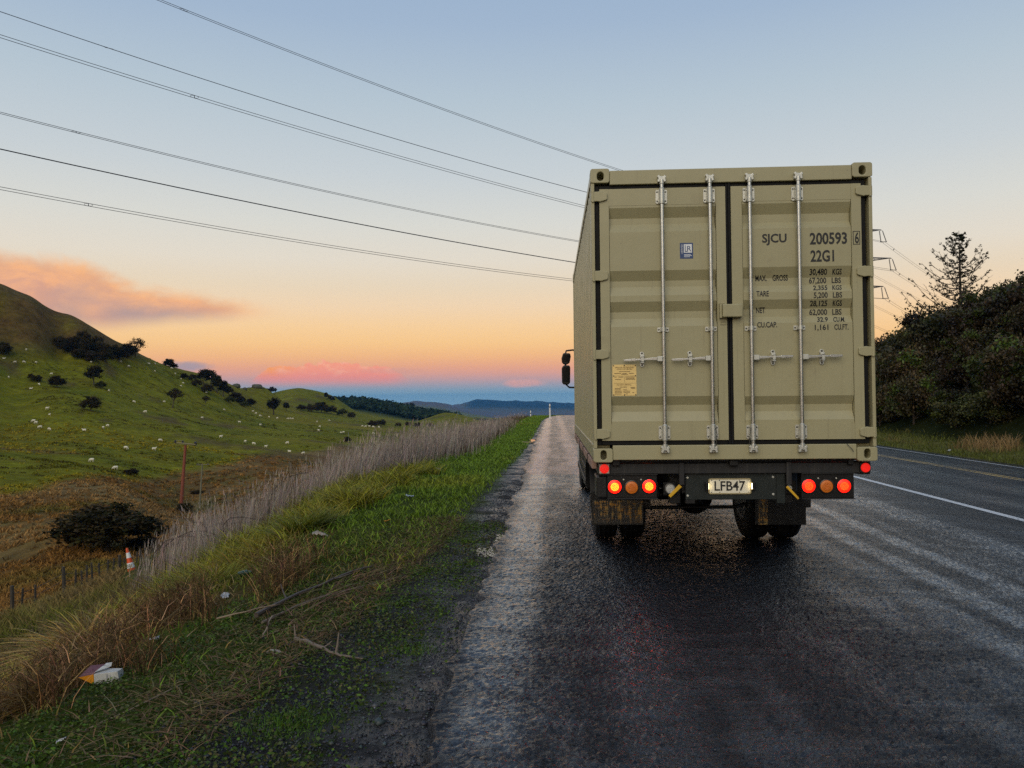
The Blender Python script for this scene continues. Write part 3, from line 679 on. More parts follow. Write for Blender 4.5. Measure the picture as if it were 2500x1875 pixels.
# locking gear
def bolt(mb, u, v, w, r=.0075): mb.lathe((U(u), D(w-.004), Z(v)), 1, [(0, r*.8), (.0015, r), (.006, r)], 8)
for parent, us in ((DL, (.624, 1.041)), (DR, (1.384, 1.804))):
    for k, u in enumerate(us):
        u = u-.0043*(X0+u); w = -.030; side = -1 if parent is DL else 1
        MB().tube([(U(u), D(w), Z(.150)), (U(u), D(w), Z(2.452))], .0165, 16).build('locking_rod', M_zinc, parent, smooth=True)
        for v0, v1, tl in ((2.270, 2.391, 1), (.200, .318, 1), (1.140, 1.180, 0)):
            mb = MB(); hw = .050
            if tl:
                mb.prism([(U(p[0]), Z(p[1])) for p in rrect(u-hw, u+hw, v0, v1, .012)], 1, D(.0005), D(.0085))
                mb.lathe((U(u), D(w), Z(v0-.012)), 2, [(0, .020), (.004, .024), (v1-v0+.016, .024), (v1-v0+.020, .020), (v1-v0+.024, .018)], 16)
                mb.box(U(u-.026), U(u+.026), D(w+.002), D(.002), Z(v0+.006), Z(v1-.006))
            else:
                mb.prism([(U(p[0]), Z(p[1])) for p in rrect(u-hw, u+hw, v0, v1, .008)], 1, D(.004), D(.0125))
                mb.lathe((U(u), D(w), Z(v0+.002)), 2, [(0, .022), (v1-v0-.004, .022)], 16)
                mb.box(U(u-.024), U(u+.024), D(w+.002), D(.006), Z(v0+.004), Z(v1-.004))
            mb.build('rod_bracket', M_zinc_dull, parent, smooth=True)
            mb = MB()
            for du in (-.037, .037):
                for v in ((v0+.02, v1-.02) if tl else ((v0+v1)/2,)): bolt(mb, u+du, v, .0005 if tl else .004)
            mb.build('bracket_bolts', M_bolt, parent)['kind'] = 'stuff'
        for v, up in ((2.478, 1), (.112, -1)):
            mb = MB()
            mb.box(U(u-.033), U(u+.033), D(-.016), D(.0), Z(v-.030), Z(v+.030))
            mb.prism([(U(u+a), Z(v+b2)) for a, b2 in ((-.036, -.026), (-.020, -.030), (-.012, -.008), (.012, -.010), (.018, -.030), (.036, -.024), (.030, .004), (.040, .016), (.026, .032), (.010, .014), (-.010, .020), (-.026, .034), (-.040, .020), (-.028, .002))], 1, D(-.048), D(-.016))
            mb.lathe((U(u), D(-.030), Z(v-.045 if up > 0 else v+.005)), 2, [(0, .021), (.04, .021)], 12)
            mb.build('cam_keeper', M_zinc_dull, parent, bevel=.003)
        # handle, pivot block on the rod, hasp
        vh = .902 if parent is DL else .904
        tip = u+side*.355
        mb = MB()
        mb.prism([(U(u+side*a), Z(vh+b2)) for a, b2 in ((.014, -.022), (.058, -.022), (.060, -.012), (.060, .012), (.058, .022), (.014, .022))], 1, D(-.052), D(-.020))
        mb.build('handle_pivot', M_zinc_dull, parent, bevel=.003)
        dv = -.010 if parent is DL else .006
        mb = MB(); mb.prism([(U(u+side*a), Z(vh+b2)) for a, b2 in ((.060, -.013), (.10, -.012), (.16, -.008+dv*.4), (.245, -.008+dv*.6), (.250, -.0125+dv*.7), (.350, -.010+dv), (.352, .008+dv), (.250, .0125+dv*.7), (.245, .008+dv*.6), (.16, .008+dv*.4), (.10, .012), (.060, .013))], 1, D(-.040), D(-.026))
        mb.build('handle', M_zinc, parent, bevel=.003)
        uh = u+side*.187; mb = MB()
        mb.prism([(U(p[0]), Z(p[1])) for p in rrect(uh-.019, uh+.019, vh-.068, vh+.066, .0185, 7)], 1, D(.0025), D(.0125))
        mb.prism([(U(uh-.017), Z(vh+.010)), (U(uh+.017), Z(vh+.010)), (U(uh+.019), Z(vh+.038)), (U(uh-.019), Z(vh+.038))], 1, D(-.022), D(.003))
        mb.box(U(uh-.013), U(uh+.013), D(-.046), D(-.041), Z(vh-.022), Z(vh+.022)); mb.box(U(uh-.013), U(uh+.013), D(-.046), D(.002), Z(vh+.014), Z(vh+.022)); mb.box(U(uh-.013), U(uh+.013), D(-.046), D(.002), Z(vh-.034), Z(vh-.026))
        mb.build('handle_hasp', M_zinc_dull, parent, bevel=.002)
        mb = MB(); bolt(mb, uh, vh+.052, .0025, .009); bolt(mb, uh, vh-.052, .0025, .009); mb.build('hasp_bolts', M_bolt, parent)['kind'] = 'stuff'
# lock box across the door joint
mb = MB(); mb.box(U(1.128), U(1.297), D(-.058), D(.004), Z(1.256), Z(1.370)); mb.build('lock_box', M_tan, DR, bevel=.009)
MB().box(U(1.108), U(1.126), D(-.030), D(.006), Z(1.252), Z(1.384)).box(U(1.109), U(1.150), D(-.030), D(-.022), Z(1.376), Z(1.386)).build('lock_flange', M_tan, DL, bevel=.003)
MB().ringplate(rrect(U(1.118), U(1.166), Z(1.196), Z(1.226), .003), rrect(U(1.123), U(1.161), Z(1.201), Z(1.221), .002), 1, D(.002), D(.007)).build('seal_eye', M_tan, DL)

# --- lettering (flat print that follows the panel)
def text_mesh(txt, bold=.0, shear=0.0):
    cu = bpy.data.curves.new('txt', 'FONT'); cu.body = txt; cu.size = 1; cu.offset = bold; cu.shear = shear; cu.resolution_u = 3
    o = bpy.data.objects.new('txt', cu); C.objects.link(o)
    bpy.context.view_layer.update()
    me = bpy.data.meshes.new_from_object(o.evaluated_get(bpy.context.evaluated_depsgraph_get()))
    bpy.data.objects.remove(o); bpy.data.curves.remove(cu)
    return me
def lettering(txt, u0, u1, v0, v1, parent, wfun, m_=None, bold=.012, shear=0.0, name='lettering', cuts=(), lift=.0016, rot=False, tab=None):
    me = text_mesh(txt, bold, shear)
    co = np.array([v.co[:] for v in me.vertices])[:, :2]
    if rot: co = np.stack([-co[:, 1], co[:, 0]], 1)
    mn, mx = co.min(0), co.max(0)
    uv = (co-mn)/(mx-mn)*np.array([u1-u0, v1-v0])+np.array([u0, v0])
    bm = bmesh.new(); bm.from_mesh(me)
    bm.verts.ensure_lookup_table()
    for vtx, p in zip(bm.verts, uv): vtx.co = (p[0], 0, p[1])
    for cv in cuts:
        if v0 < cv < v1: bmesh.ops.bisect_plane(bm, geom=bm.verts[:]+bm.edges[:]+bm.faces[:], plane_co=(0, 0, cv), plane_no=(0, 0, 1))
    off = ROOT[root_of(parent).name]
    for vtx in bm.verts:
        u, v = vtx.co.x, vtx.co.z
        if parent is DL or parent is DR:
            wq = wfun(v)/Y0; u = (u+X0)*(1+wq)-X0
        vtx.co = (U(u)-off[0], D(wfun(v)-lift)-off[1], Z(v)-off[2])
    bmesh.ops.recalc_face_normals(bm, faces=bm.faces); bm.to_mesh(me); bm.free()
    return link(name, me, m_ or M_print, parent)
cutR = [p[0] for p in PROF_R]; wr = lambda v: surf_w(v, PROF_R); wl_ = lambda v: surf_w(v, PROF_L)
for txt, a, b2, c, d2, sh in (('SJCU', 1.487, 1.697, 1.884, 1.986, 0), ('200593', 1.895, 2.213, 1.882, 1.988, 0), ('22G1', 1.899, 2.100, 1.732, 1.835, 0),
        ('30,480', 1.886, 2.038, 1.613, 1.674, .12), ('KGS', 2.082, 2.163, 1.622, 1.672, .12), ('67,200', 1.882, 2.029, 1.540, 1.602, 0), ('LBS', 2.076, 2.155, 1.550, 1.599, 0),
        ('2,355', 1.916, 2.038, 1.478, 1.532, 0), ('KGS', 2.080, 2.160, 1.486, 1.532, 0), ('5,200', 1.921, 2.040, 1.408, 1.467, 0), ('LBS', 2.084, 2.163, 1.417, 1.466, 0),
        ('28,125', 1.885, 2.035, 1.340, 1.396, .12), ('KGS', 2.080, 2.160, 1.348, 1.396, .12), ('62,000', 1.880, 2.032, 1.263, 1.325, 0), ('LBS', 2.076, 2.155, 1.272, 1.324, 0),
        ('32.9', 1.946, 2.037, 1.208, 1.254, 0), ('CU.M.', 2.083, 2.184, 1.207, 1.253, 0), ('1,161', 1.925, 2.041, 1.129, 1.186, 0), ('CU.FT.', 2.091, 2.212, 1.137, 1.186, 0),
        ('MAX.', 1.423, 1.520, 1.578, 1.628, 0), ('GROSS', 1.570, 1.702, 1.578, 1.629, 0), ('TARE', 1.430, 1.537, 1.438, 1.488, 0), ('NET', 1.425, 1.502, 1.297, 1.346, 0), ('CU.CAP.', 1.433, 1.604, 1.166, 1.216, 0)):
    lettering(txt, a, b2, c, d2, DR, wr, bold=.026 if d2-c > .09 else .022, shear=sh, cuts=cutR)
wfr = lambda v: W_FR
lettering('6', 2.280, 2.314, 1.886, 1.984, DR, wfr, bold=.02)
MB().ringplate([(U(2.266), Z(1.876)), (U(2.327), Z(1.876)), (U(2.327), Z(1.994)), (U(2.266), Z(1.994))], [(U(2.2715), Z(1.8815)), (U(2.3215), Z(1.8815)), (U(2.3215), Z(1.9885)), (U(2.2715), Z(1.9885))], 1, D(W_FR-.0016), D(W_FR-.0004)).build('check_digit_box', M_print, DR)
# blue class sticker
M_blue = mat('blue_sticker', (.022, .055, .16), .4, var=.06); M_white = mat('white_print', (.72, .74, .74), .45, var=.04)
MB().box(U(.777), U(.891), D(W_PN-.0015), D(W_PN-.0002), Z(1.782), Z(1.921)).build('sticker', M_blue, DL)
MB().box(U(.811), U(.881), D(W_PN-.0024), D(W_PN-.0016), Z(1.834), Z(1.909)).build('sticker_panel', M_white, DL)
wst = lambda v: W_PN-.0024
lettering('L', .819, .842, 1.842, 1.900, DL, wst, M_blue, 0, lift=.0007); lettering('R', .838, .874, 1.846, 1.893, DL, wst, M_blue, 0, lift=.0010)
lettering('CERTIFIED', .786, .800, 1.826, 1.908, DL, lambda v: W_PN-.0016, M_white, .0, rot=True, lift=.0007)
mb = MB()
for v, a in ((1.818, .872), (1.808, .880), (1.798, .862)): mb.box(U(.813), U(a), D(W_PN-.0023), D(W_PN-.0016), Z(v-.0022), Z(v+.0022))
mb.build('sticker_fine_print', M_white, DL)['kind'] = 'stuff'
# yellow data plate with rivets and small print
M_brass = mat('yellow_data_plate', (.80, .58, .22), .38, metal=.1, var=.12, scale=14, coat=.2)
M_ink = mat('plate_ink', (.09, .05, .02), .6)
MB().prism([(U(p[0]), Z(p[1])) for p in rrect(.174, .383, .584, .857, .006)], 1, D(W_PN-.003), D(W_PN-.0004)).build('data_plate', M_brass, DL)
wpl = lambda v: W_PN-.003
lettering('APPROVED FOR TRANSPORT', .196, .362, .826, .838, DL, wpl, M_ink, .004, lift=.0008)
lettering('UNDER CUSTOMS SEAL', .212, .346, .811, .823, DL, wpl, M_ink, .004, lift=.0008)
lettering('CSC SAFETY APPROVAL', .208, .336, .674, .686, DL, wpl, M_ink, .004, lift=.0008)
mb = MB(); rr = random.Random(3)
def dash(u0, u1, v, h=.0022): mb.box(U(u0), U(u1), D(W_PN-.0038), D(W_PN-.0031), Z(v-h), Z(v+h))
for v, a, b2 in ((.796, .230, .330), (.780, .190, .250), (.780, .262, .300), (.780, .318, .362), (.772, .25, .31), (.748, .190, .21), (.748, .226, .268), (.748, .286, .372), (.737, .292, .365), (.728, .195, .25), (.728, .288, .372),
        (.660, .236, .30), (.656, .332, .370), (.648, .192, .248), (.648, .335, .37), (.636, .192, .244), (.636, .266, .30), (.624, .192, .256), (.624, .268, .326), (.611, .192, .256), (.611, .268, .326), (.611, .345, .362), (.599, .192, .252), (.599, .286, .306)): dash(a, b2, v)
dash(.186, .374, .694, .0008); dash(.2775, .2795, .727, .024); dash(.186, .374, .758, .0008)
mb.build('plate_small_print', M_ink, DL)['kind'] = 'stuff'
mb = MB()
for u in (.183, .278, .374):
    for v in (.592, .849): bolt(mb, u, v, W_PN-.003, .0055)
for u in (.183, .374): bolt(mb, u, .759, W_PN-.003, .0055)
mb.build('plate_rivets', M_bolt, DL)['kind'] = 'stuff'
# seal wire dangling at the right of the sill
MB().tube([(U(2.18), D(-.004), Z(.150)), (U(2.20), D(-.014), Z(.125)), (U(2.225), D(-.012), Z(.098)), (U(2.232), D(-.010), Z(.082))], .0028, 6).build('seal_wire', M_bolt, DR)
MB().tube([(U(1.052), D(-.050), Z(.30)), (U(1.062), D(-.055), Z(.24)), (U(1.056), D(-.054), Z(.17)), (U(1.050), D(-.05), Z(.14))], .003, 6).build('seal_wire', M_bolt, DL)
MB().tube([(U(1.352), D(-.050), Z(.30)), (U(1.340), D(-.055), Z(.22)), (U(1.338), D(-.054), Z(.155)), (U(1.352), D(-.05), Z(.15)), (U(1.354), D(-.05), Z(.19))], .003, 6).build('seal_wire', M_bolt, DR)

# ------------------------------------------------------------------ truck
TRUCK = thing('truck', 'black flat deck truck with lit tail lamps parked on the road shoulder', 'truck', (U(CW/2), D(3.2), 0))
def tb(name, m_, u0, u1, v0, v1, w0, w1, bevel=.005, parent=None):
    return MB().box(U(u0), U(u1), D(w0), D(w1), Z(v0), Z(v1)).build(name, m_, parent or TRUCK, bevel=bevel)
for u in (.80, 1.56): tb('chassis_rail', M_black, u, u+.08, -.30, -.045, .22, 8.0, .004)
for w in (.9, 1.9, 2.9, 3.9, 4.9, 5.8): tb('deck_crossmember', M_black, .06, CW-.06, -.043, -.004, w, w+.09, .003)
for u in (.05, CW-.11): tb('deck_side_rail', M_black, u, u+.06, -.12, -.046, .25, 6.0, .004)
M_timber = mat('pink_weathered_edge', (.33, .20, .15), .6, var=.2, dirt=(.06, .05, .04), dirt_amt=.6)
MB().box(U(.0), U(.045), D(.35), D(6.0), Z(-.085), Z(-.006)).build('deck_edge', M_timber, TRUCK, bevel=.004)
for w in (1.2, 2.4, 3.6, 4.8): tb('deck_edge_bracket', M_black, -.006, .046, -.10, -.001, w, w+.05, .002)
# rear bar, beam, hangers
mb = MB(); mb.tube([(U(.215), D(.10), Z(.008)), (U(2.235), D(.10), Z(.008))], .030, 16); mb.build('rear_roller_bar', M_black, TRUCK, smooth=True)
tb('roller_bracket', M_black, .170, .235, -.036, .070, .06, .20, .006); tb('roller_bracket', M_black, 2.215, 2.262, -.036, .062, .06, .20, .006)
tb('roller_bracket', M_black, 1.19, 1.265, -.040, .012, .05, .16, .006)
tb('roller_bracket', M_black, .235, .36, .045, .068, .06, .16, .004); tb('roller_bracket', M_black, 2.03, 2.215, .042, .062, .07, .17, .004)
tb('rear_beam', M_beam, .146, 2.330, -.112, -.014, .10, .22, .006)
tb('deck_rear_plate', M_black, .172, 2.262, -.012, .018, .17, .30, .004)
for u in (.755, 1.687): tb('beam_hanger', M_beam, u, u+.045, -.208, -.011, .080, .099, .003)
M_refl = mat_emit('red_side_marker', (1.0, .02, .01), .55, (.6, .01, .01)); M_reflb = mat('marker_backing', (.45, .36, .30), .5)
for u, v in ((.097, -.062), (2.364, -.064)):
    o = MB().box(U(u-.044), U(u+.044), D(.075), D(.098), Z(v-.043), Z(v+.043)).build('marker_lamp', M_reflb if u < 1 else M_black, TRUCK, bevel=.004)
    MB().lathe((U(u), D(.0745), Z(v)), 1, [(-.012, .012), (-.010, .036), (0, .041)], 28).build('lens', M_refl, o, smooth=True)
    tb('marker_bracket', M_black, u-.05, u+.05, -.125, -.012, .099, .20, .004)
# lamp boxes
M_boxm = mat('lamp_box_plastic', (.010, .009, .009), .4, spec=.3, var=.3, dirt=(.03, .028, .025), dirt_amt=.6)
M_lens_r = mat_emit('red_lens', (1.0, .004, .001), 7.0, (.45, .01, .008))
M_lens_r2 = mat_emit('red_lens_dim', (1.0, .005, .001), 5.0, (.45, .01, .008))
M_led_y = mat_emit('bright_led', (1.0, .24, .008), 7.0, (.8, .4, .1)); M_led_r = mat_emit('red_led', (1.0, .065, .004), 5.0, (.7, .05, .02))
M_lens_a = mat('amber_lens', (.62, .16, .012), .3, var=.1, scale=80, bump=.3, bscale=150)
M_ringm = mat('lamp_ring', (.02, .02, .02), .3)
for (u0, u1, v0, v1, lamps, lit) in ((.123, .566, -.330, -.117, ((.189, -.225), (.339, -.232), (.493, -.222)), 'l'), (1.824, 2.278, -.336, -.113, ((1.885, -.226), (2.040, -.229), (2.190, -.227)), 'r')):
    tb('lamp_box', M_boxm, u0, u1, v0, v1, .115, .24, .008)
    tb('lamp_box_lip', M_beam, u0-.002, u1+.002, v1-.004, v1+.003, .098, .20, .001); tb('lamp_box_lip', M_beam, u0-.002, u1+.002, v0-.004, v0+.003, .096, .20, .001)
    for k, (u, v) in enumerate(lamps):
        am = k == 1
        o = MB().lathe((U(u), D(.114), Z(v)), 1, [(0, .066), (-.010, .064), (-.012, .058), (-.004, .057), (0, .056)], 32).build('tail_lamp', M_ringm, TRUCK, smooth=True)
        o['label'] = 'unlit amber indicator lamp' if am else ('brightly lit red brake lamp' if lit == 'l' else 'lit red tail lamp')
        MB().lathe((U(u), D(.113), Z(v)), 1, [(0, .0565), (-.006, .054), (-.011, .038), (-.0125, .012)], 32).build('lens', M_lens_a if am else (M_lens_r if lit == 'l' else M_lens_r2), o, smooth=True)
        mb = MB(); rr = .0050 if am else (.0040 if lit == 'l' else .0034)
        pts = [(0, 0)]+[(r_*math.cos(a), r_*math.sin(a)) for r_, n_ in ((.011, 6), (.0215, 12), (.032, 18)) for a in [2*math.pi*i/n_+.2 for i in range(n_)]]
        for (a, b2) in pts: mb.lathe((U(u+a), D(.113-.0118+.06*(a*a+b2*b2)*30*.06), Z(v+b2)), 1, [(-.0042, rr*.45), (-.003, rr*.85), (0.002, rr)], 8)
        ld = mb.build('led_array', M_lens_a if am else (M_led_y if lit == 'l' else M_led_r), o, smooth=True); ld['kind'] = 'stuff'
    for (du) in (.145, .30): 
        mb = MB(); bolt(mb, u0+du, v1-.045, .114, .008); mb.build('box_bolt', M_zinc_dull, TRUCK)
# number plate panel
M_panel = mat('dark_green_panel', (.014, .019, .018), .4, spec=.35, var=.3, dirt=(.05, .05, .045), dirt_amt=.5, bump=.08, bscale=70)
tb('plate_panel', M_panel, .818, 1.686, -.346, -.114, .140, .152, .003)
tb('panel_flange', M_black, .818, .90, -.380, -.348, .141, .20, .002); tb('panel_flange', M_panel, 1.612, 1.686, -.378, -.116, .128, .139, .002)
M_np, gnp, bnp = mat_new('number_plate_white'); bnp.inputs['Base Color'].default_value = (.74, .70, .56, 1); bnp.inputs['Roughness'].default_value = .35
bnp.inputs['Emission Color'].default_value = (1, .8, .42, 1); bnp.inputs['Emission Strength'].default_value = 0.0
NPL = MB().prism([(U(p[0]), Z(p[1])) for p in rrect(1.025, 1.384, -.288, -.165, .016)], 1, D(.130), D(.136)).build('number_plate', M_np, TRUCK, bevel=.002)
M_gold = mat('plate_frame', (.42, .36, .20), .35, metal=.4)
MB().ringplate(rrect(U(1.017), U(1.392), Z(-.296), Z(-.157), .02), rrect(U(1.027), U(1.382), Z(-.286), Z(-.167), .015), 1, D(.127), D(.139)).build('plate_frame', M_gold, NPL, smooth=False)
off = ROOT[TRUCK.name]
lettering('LFB47', 1.070, 1.340, -.268, -.180, NPL, lambda v: .130, bold=.018, lift=.001)
mb = MB()
for u in (1.045, 1.115, 1.290, 1.364):
    for v in (-.174, -.279): bolt(mb, u, v, .130, .004)
mb.build('plate_screws', M_bolt, NPL)['kind'] = 'stuff'
M_plamp = mat_emit('plate_lamp_glow', (1.0, .80, .42), 6.0, (.9, .8, .6))
for u, s in ((1.000, 1), (1.409, -1)):
    o = tb('plate_lamp', M_black, u-.014, u+.014, -.262, -.186, .095, .139, .006)
    MB().box(U(u+s*.0142), U(u+s*.0165), D(.101), D(.121), Z(-.25), Z(-.198)).build('lens', M_plamp, o)
mb = MB()
for u, v in ((.836, -.150), (.836, -.310), (1.585, -.148), (1.585, -.300)): bolt(mb, u, v, .140, .011)
mb.build('panel_bolts', M_zinc_dull, TRUCK)['kind'] = 'stuff'
# reversing lamps, yellow strap handles
M_clear = mat('clear_lens', (.55, .56, .54), .15, var=.2, scale=60, spec=.8, bump=.3, bscale=200)
for u, v, r_ in ((.700, -.262, .046), (1.762, -.258, .026)):
    o = MB().lathe((U(u), D(.262), Z(v)), 1, [(0, r_+.006), (-.012, r_+.006), (-.014, r_), (0, r_-.002)], 24).build('reversing_lamp', M_ringm, TRUCK, smooth=True)
    MB().lathe((U(u), D(.258), Z(v)), 1, [(0, r_-.002), (-.008, r_*.8), (-.011, .006)], 24).build('lens', M_clear, o, smooth=True)
    tb('reversing_lamp_bracket', M_black, u-.06, u+.06, v-.055, v+.06, .263, .29, .004)
M_strap = mat('yellow_strap', (.62, .36, .015), .5, var=.2, scale=20, dirt=(.2, .12, .03), dirt_amt=.5)
for a, b2 in (((.767, -.214), (.668, -.312)), ((1.690, -.226), (1.790, -.336))):
    d = np.array([b2[0]-a[0], b2[1]-a[1]]); d = d/np.hypot(*d); nrm = np.array([-d[1], d[0]])*.017*(1 if a[0] < 1 else .7)
    MB().prism([(U(p[0]), Z(p[1])) for p in ((a[0]+nrm[0], a[1]+nrm[1]), (b2[0]+nrm[0]*.8, b2[1]+nrm[1]*.8), (b2[0]-nrm[0]*.8, b2[1]-nrm[1]*.8), (a[0]-nrm[0], a[1]-nrm[1]))], 1, D(.085), D(.097)).build('strap_handle', M_strap, TRUCK, bevel=.004)
tb('underrun_arm', M_black, .70, .80, -.40, -.10, .30, .40, .006); tb('underrun_arm', M_black, 1.70, 1.80, -.40, -.10, .30, .40, .006)
# mudflaps with worn yellow reflective remains
def flap_mat(name, mode):
    mt, g, b = mat_new(name); tco = g.n('ShaderNodeTexCoord').outputs['Object']; x_, y_, z_ = g.sep(tco)
    mp = g.n('ShaderNodeMapping'); mp.inputs['Scale'].default_value = (30, 1, 3.2); g.t.links.new(tco, mp.inputs[0]); st = g.noise(mp.outputs[0], 1.6, 6, .7)
    mp2 = g.n('ShaderNodeMapping'); mp2.inputs['Scale'].default_value = (5, 1, 55); g.t.links.new(tco, mp2.inputs[0]); sh = g.noise(mp2.outputs[0], 1.5, 5, .7)
    fine = g.noise(tco, 26, 6, .75)
    k = g.m('ADD', g.m('MULTIPLY', st, .6), g.m('ADD', g.m('MULTIPLY', sh, .28), g.m('MULTIPLY', fine, .3)))
    col = g.mix(g.ss(sh, .42, .62), (.42, .30, .09), (.50, .22, .02))
    f = g.ss(k, .56 if mode else .58, .66 if mode else .70)
    if not mode: f = g.m('MULTIPLY', f, g.ss(z_, .24, .40))
    g.put(b.inputs['Base Color'], g.mix(f, (.012, .012, .012), col)); g.put(b.inputs['Roughness'], g.lin(f, 0, 1, .32, .5))
    return mt
M_flapL = flap_mat('worn_flap_film', 0); M_flapR = flap_mat('worn_flap_strip', 1)
M_flap = mat('mudflap_rubber', (.008, .008, .008), .35, var=.3, scale=12, spec=.3, dirt=(.022, .021, .019), dirt_amt=.5, streak=True)
for u0, u1 in ((.052, .607), (1.786, 2.318)):
    o = tb('mudflap', M_flap, u0, u1, -.800, -.45, 1.585, 1.600, .003)
    if u0 < 1: MB().box(U(u0+.012), U(u1-.008), D(1.581), D(1.5846), Z(-.785), Z(-.535)).build('worn_film', M_flapL, o)
    else: MB().box(U(1.812), U(1.915), D(1.581), D(1.5846), Z(-.798), Z(-.46)).build('worn_strip', M_flapR, o)
    tb('mudflap_bar', M_black, u0-.01, u1+.01, -.47, -.445, 1.60, 1.64, .003)
# wheels
M_tyre = mat('tyre_rubber', (.009, .009, .0095), .5, var=.3, scale=10, spec=.3, dirt=(.02, .019, .018), dirt_amt=.6)
M_rim = mat('wheel_steel', (.16, .16, .165), .45, metal=.6, var=.2, dirt=(.05, .045, .04), dirt_amt=.7)
def wheel(u0, u1, w, dish, R=.50):
    zc = R-ZB+.0; wd = u1-u0
    tw = [(0, .285), (.01, .36), (.0, .43), (.022, R-.018), (.05, R-.004), (.065, R), (.072, R-.012), (.084, R-.012), (.091, R)]
    mid = wd/2
    prof = tw+[(mid-.012, R+.002), (mid-.006, R-.012), (mid+.006, R-.012), (mid+.012, R+.002)]+[(wd-a, r) for a, r in tw[::-1]]+[(wd-.01, .285)]
    o = MB().lathe((U(u0), D(w), Z(zc)), 0, prof+[(.01, .27)], 48, closed=False).build('wheel', M_tyre, TRUCK, smooth=True)
    inn = [(.02, .283), (.03, .26), (.10 if dish > 0 else .06, .24), (.10 if dish > 0 else .06, .12), (.05 if dish > 0 else .03, .11), (.05 if dish > 0 else .03, .0)]
    mb = MB(); mb.lathe((U(u0 if dish > 0 else u0), D(w), Z(zc)), 0, [(-.002, .29), (.012, .27), (.09, .245), (.095, .13), (.02, .12), (.0, .02)], 32)
    mb.build('rim', M_rim, o, smooth=True)
    mb = MB(); mb.lathe((U(u1), D(w), Z(zc)), 0, [(.002, .29), (-.012, .27), (-.09, .245), (-.095, .13), (-.02, .12), (.0, .02)], 32); mb.build('rim', M_rim, o, smooth=True)
    return o
for u0, u1 in ((.100, .365), (.400, .668), (1.800, 2.058), (2.118, 2.400)): wheel(u0, u1, 2.32, 1)
wheel(.12, .40, 7.40, 1); wheel(2.04, 2.32, 7.40, 1)
mb = MB(); mb.tube([(U(.30), D(2.32), Z(.5-ZB)), (U(2.2), D(2.32), Z(.5-ZB))], .065, 14); mb.build('axle', M_black, TRUCK, smooth=True)
mb = MB(); mb.lathe((U(1.24), D(2.20), Z(.5-ZB)), 1, [(-.26, .05), (-.22, .12), (-.10, .20), (.05, .21), (.2, .12), (.3, .06)], 20); mb.build('differential', M_black, TRUCK, smooth=True)
mb = MB(); mb.tube([(U(.62), D(1.75), Z(-.635)), (U(1.60), D(1.75), Z(-.63)), (U(1.75), D(1.78), Z(-.60))], .02, 10); mb.build('sway_bar', M_black, TRUCK, smooth=True)
tb('spring_pack', M_black, .70, .80, -.52, -.34, 1.70, 3.0, .01); tb('spring_pack', M_black, 1.62, 1.72, -.52, -.34, 1.70, 3.0, .01)
M_tagw = mat('inspection_tag', (.40, .32, .32), .6); tb('load_tag', M_tagw, 1.17, 1.235, -.49, -.445, 1.30, 1.304, .001)
tb('air_tank', M_black, .95, 1.45, -.60, -.35, 3.2, 4.0, .08)
mb = MB(); mb.tube([(U(1.24), D(2.6), Z(-.52)), (U(1.24), D(6.6), Z(-.30))], .055, 12); mb.build('drive_shaft', M_black, TRUCK, smooth=True)
# curved mudguards over the rear wheels
for u0, u1 in ((.045, .70), (1.76, 2.41)):
    mb = MB(); vs = []; fs = []; n = 16
    for i in range(n+1):
        a = rad(-8+ 186*i/n); y = D(2.32)-math.cos(a)*.60; z = .50+math.sin(a)*.565
        for r_ in (0, .012):
            yy = D(2.32)-math.cos(a)*(.60+r_); zz = .50+math.sin(a)*(.55+r_)
            vs += [(U(u0), yy, min(zz, Z(-.125))), (U(u1), yy, min(zz, Z(-.125)+r_*.5))]
    for i in range(n):
        k = 4*i; fs += [(k, k+1, k+5, k+4), (k+2, k+6, k+7, k+3), (k, k+4, k+6, k+2), (k+1, k+3, k+7, k+5)]
    mb.add(vs, fs); mb.build('mudguard', M_black, TRUCK, smooth=True)
tb('side_lamp_housing', M_black, .03, .135, -.335, -.128, .13, .50, .02)
# left side gear: fuel tank, tool box, side rail
mb = MB(); mb.prism([(Y, Zz) for Y, Zz in rrect(D(4.6), D(5.7), Z(-.62), Z(-.12), .10)], 0, U(.08), U(.62)); mb.build('fuel_tank', M_black, TRUCK, bevel=.01)
tb('tool_box', M_black, .07, .60, -.60, -.14, 3.2, 4.3, .01); tb('side_rail_guard', M_black, .05, .075, -.55, -.47, 3.1, 6.2, .004); tb('side_rail_guard', M_black, .05, .075, -.38, -.30, 3.1, 4.55, .004)
tb('battery_box', M_black, 1.84, 2.36, -.60, -.14, 3.4, 5.4, .015)
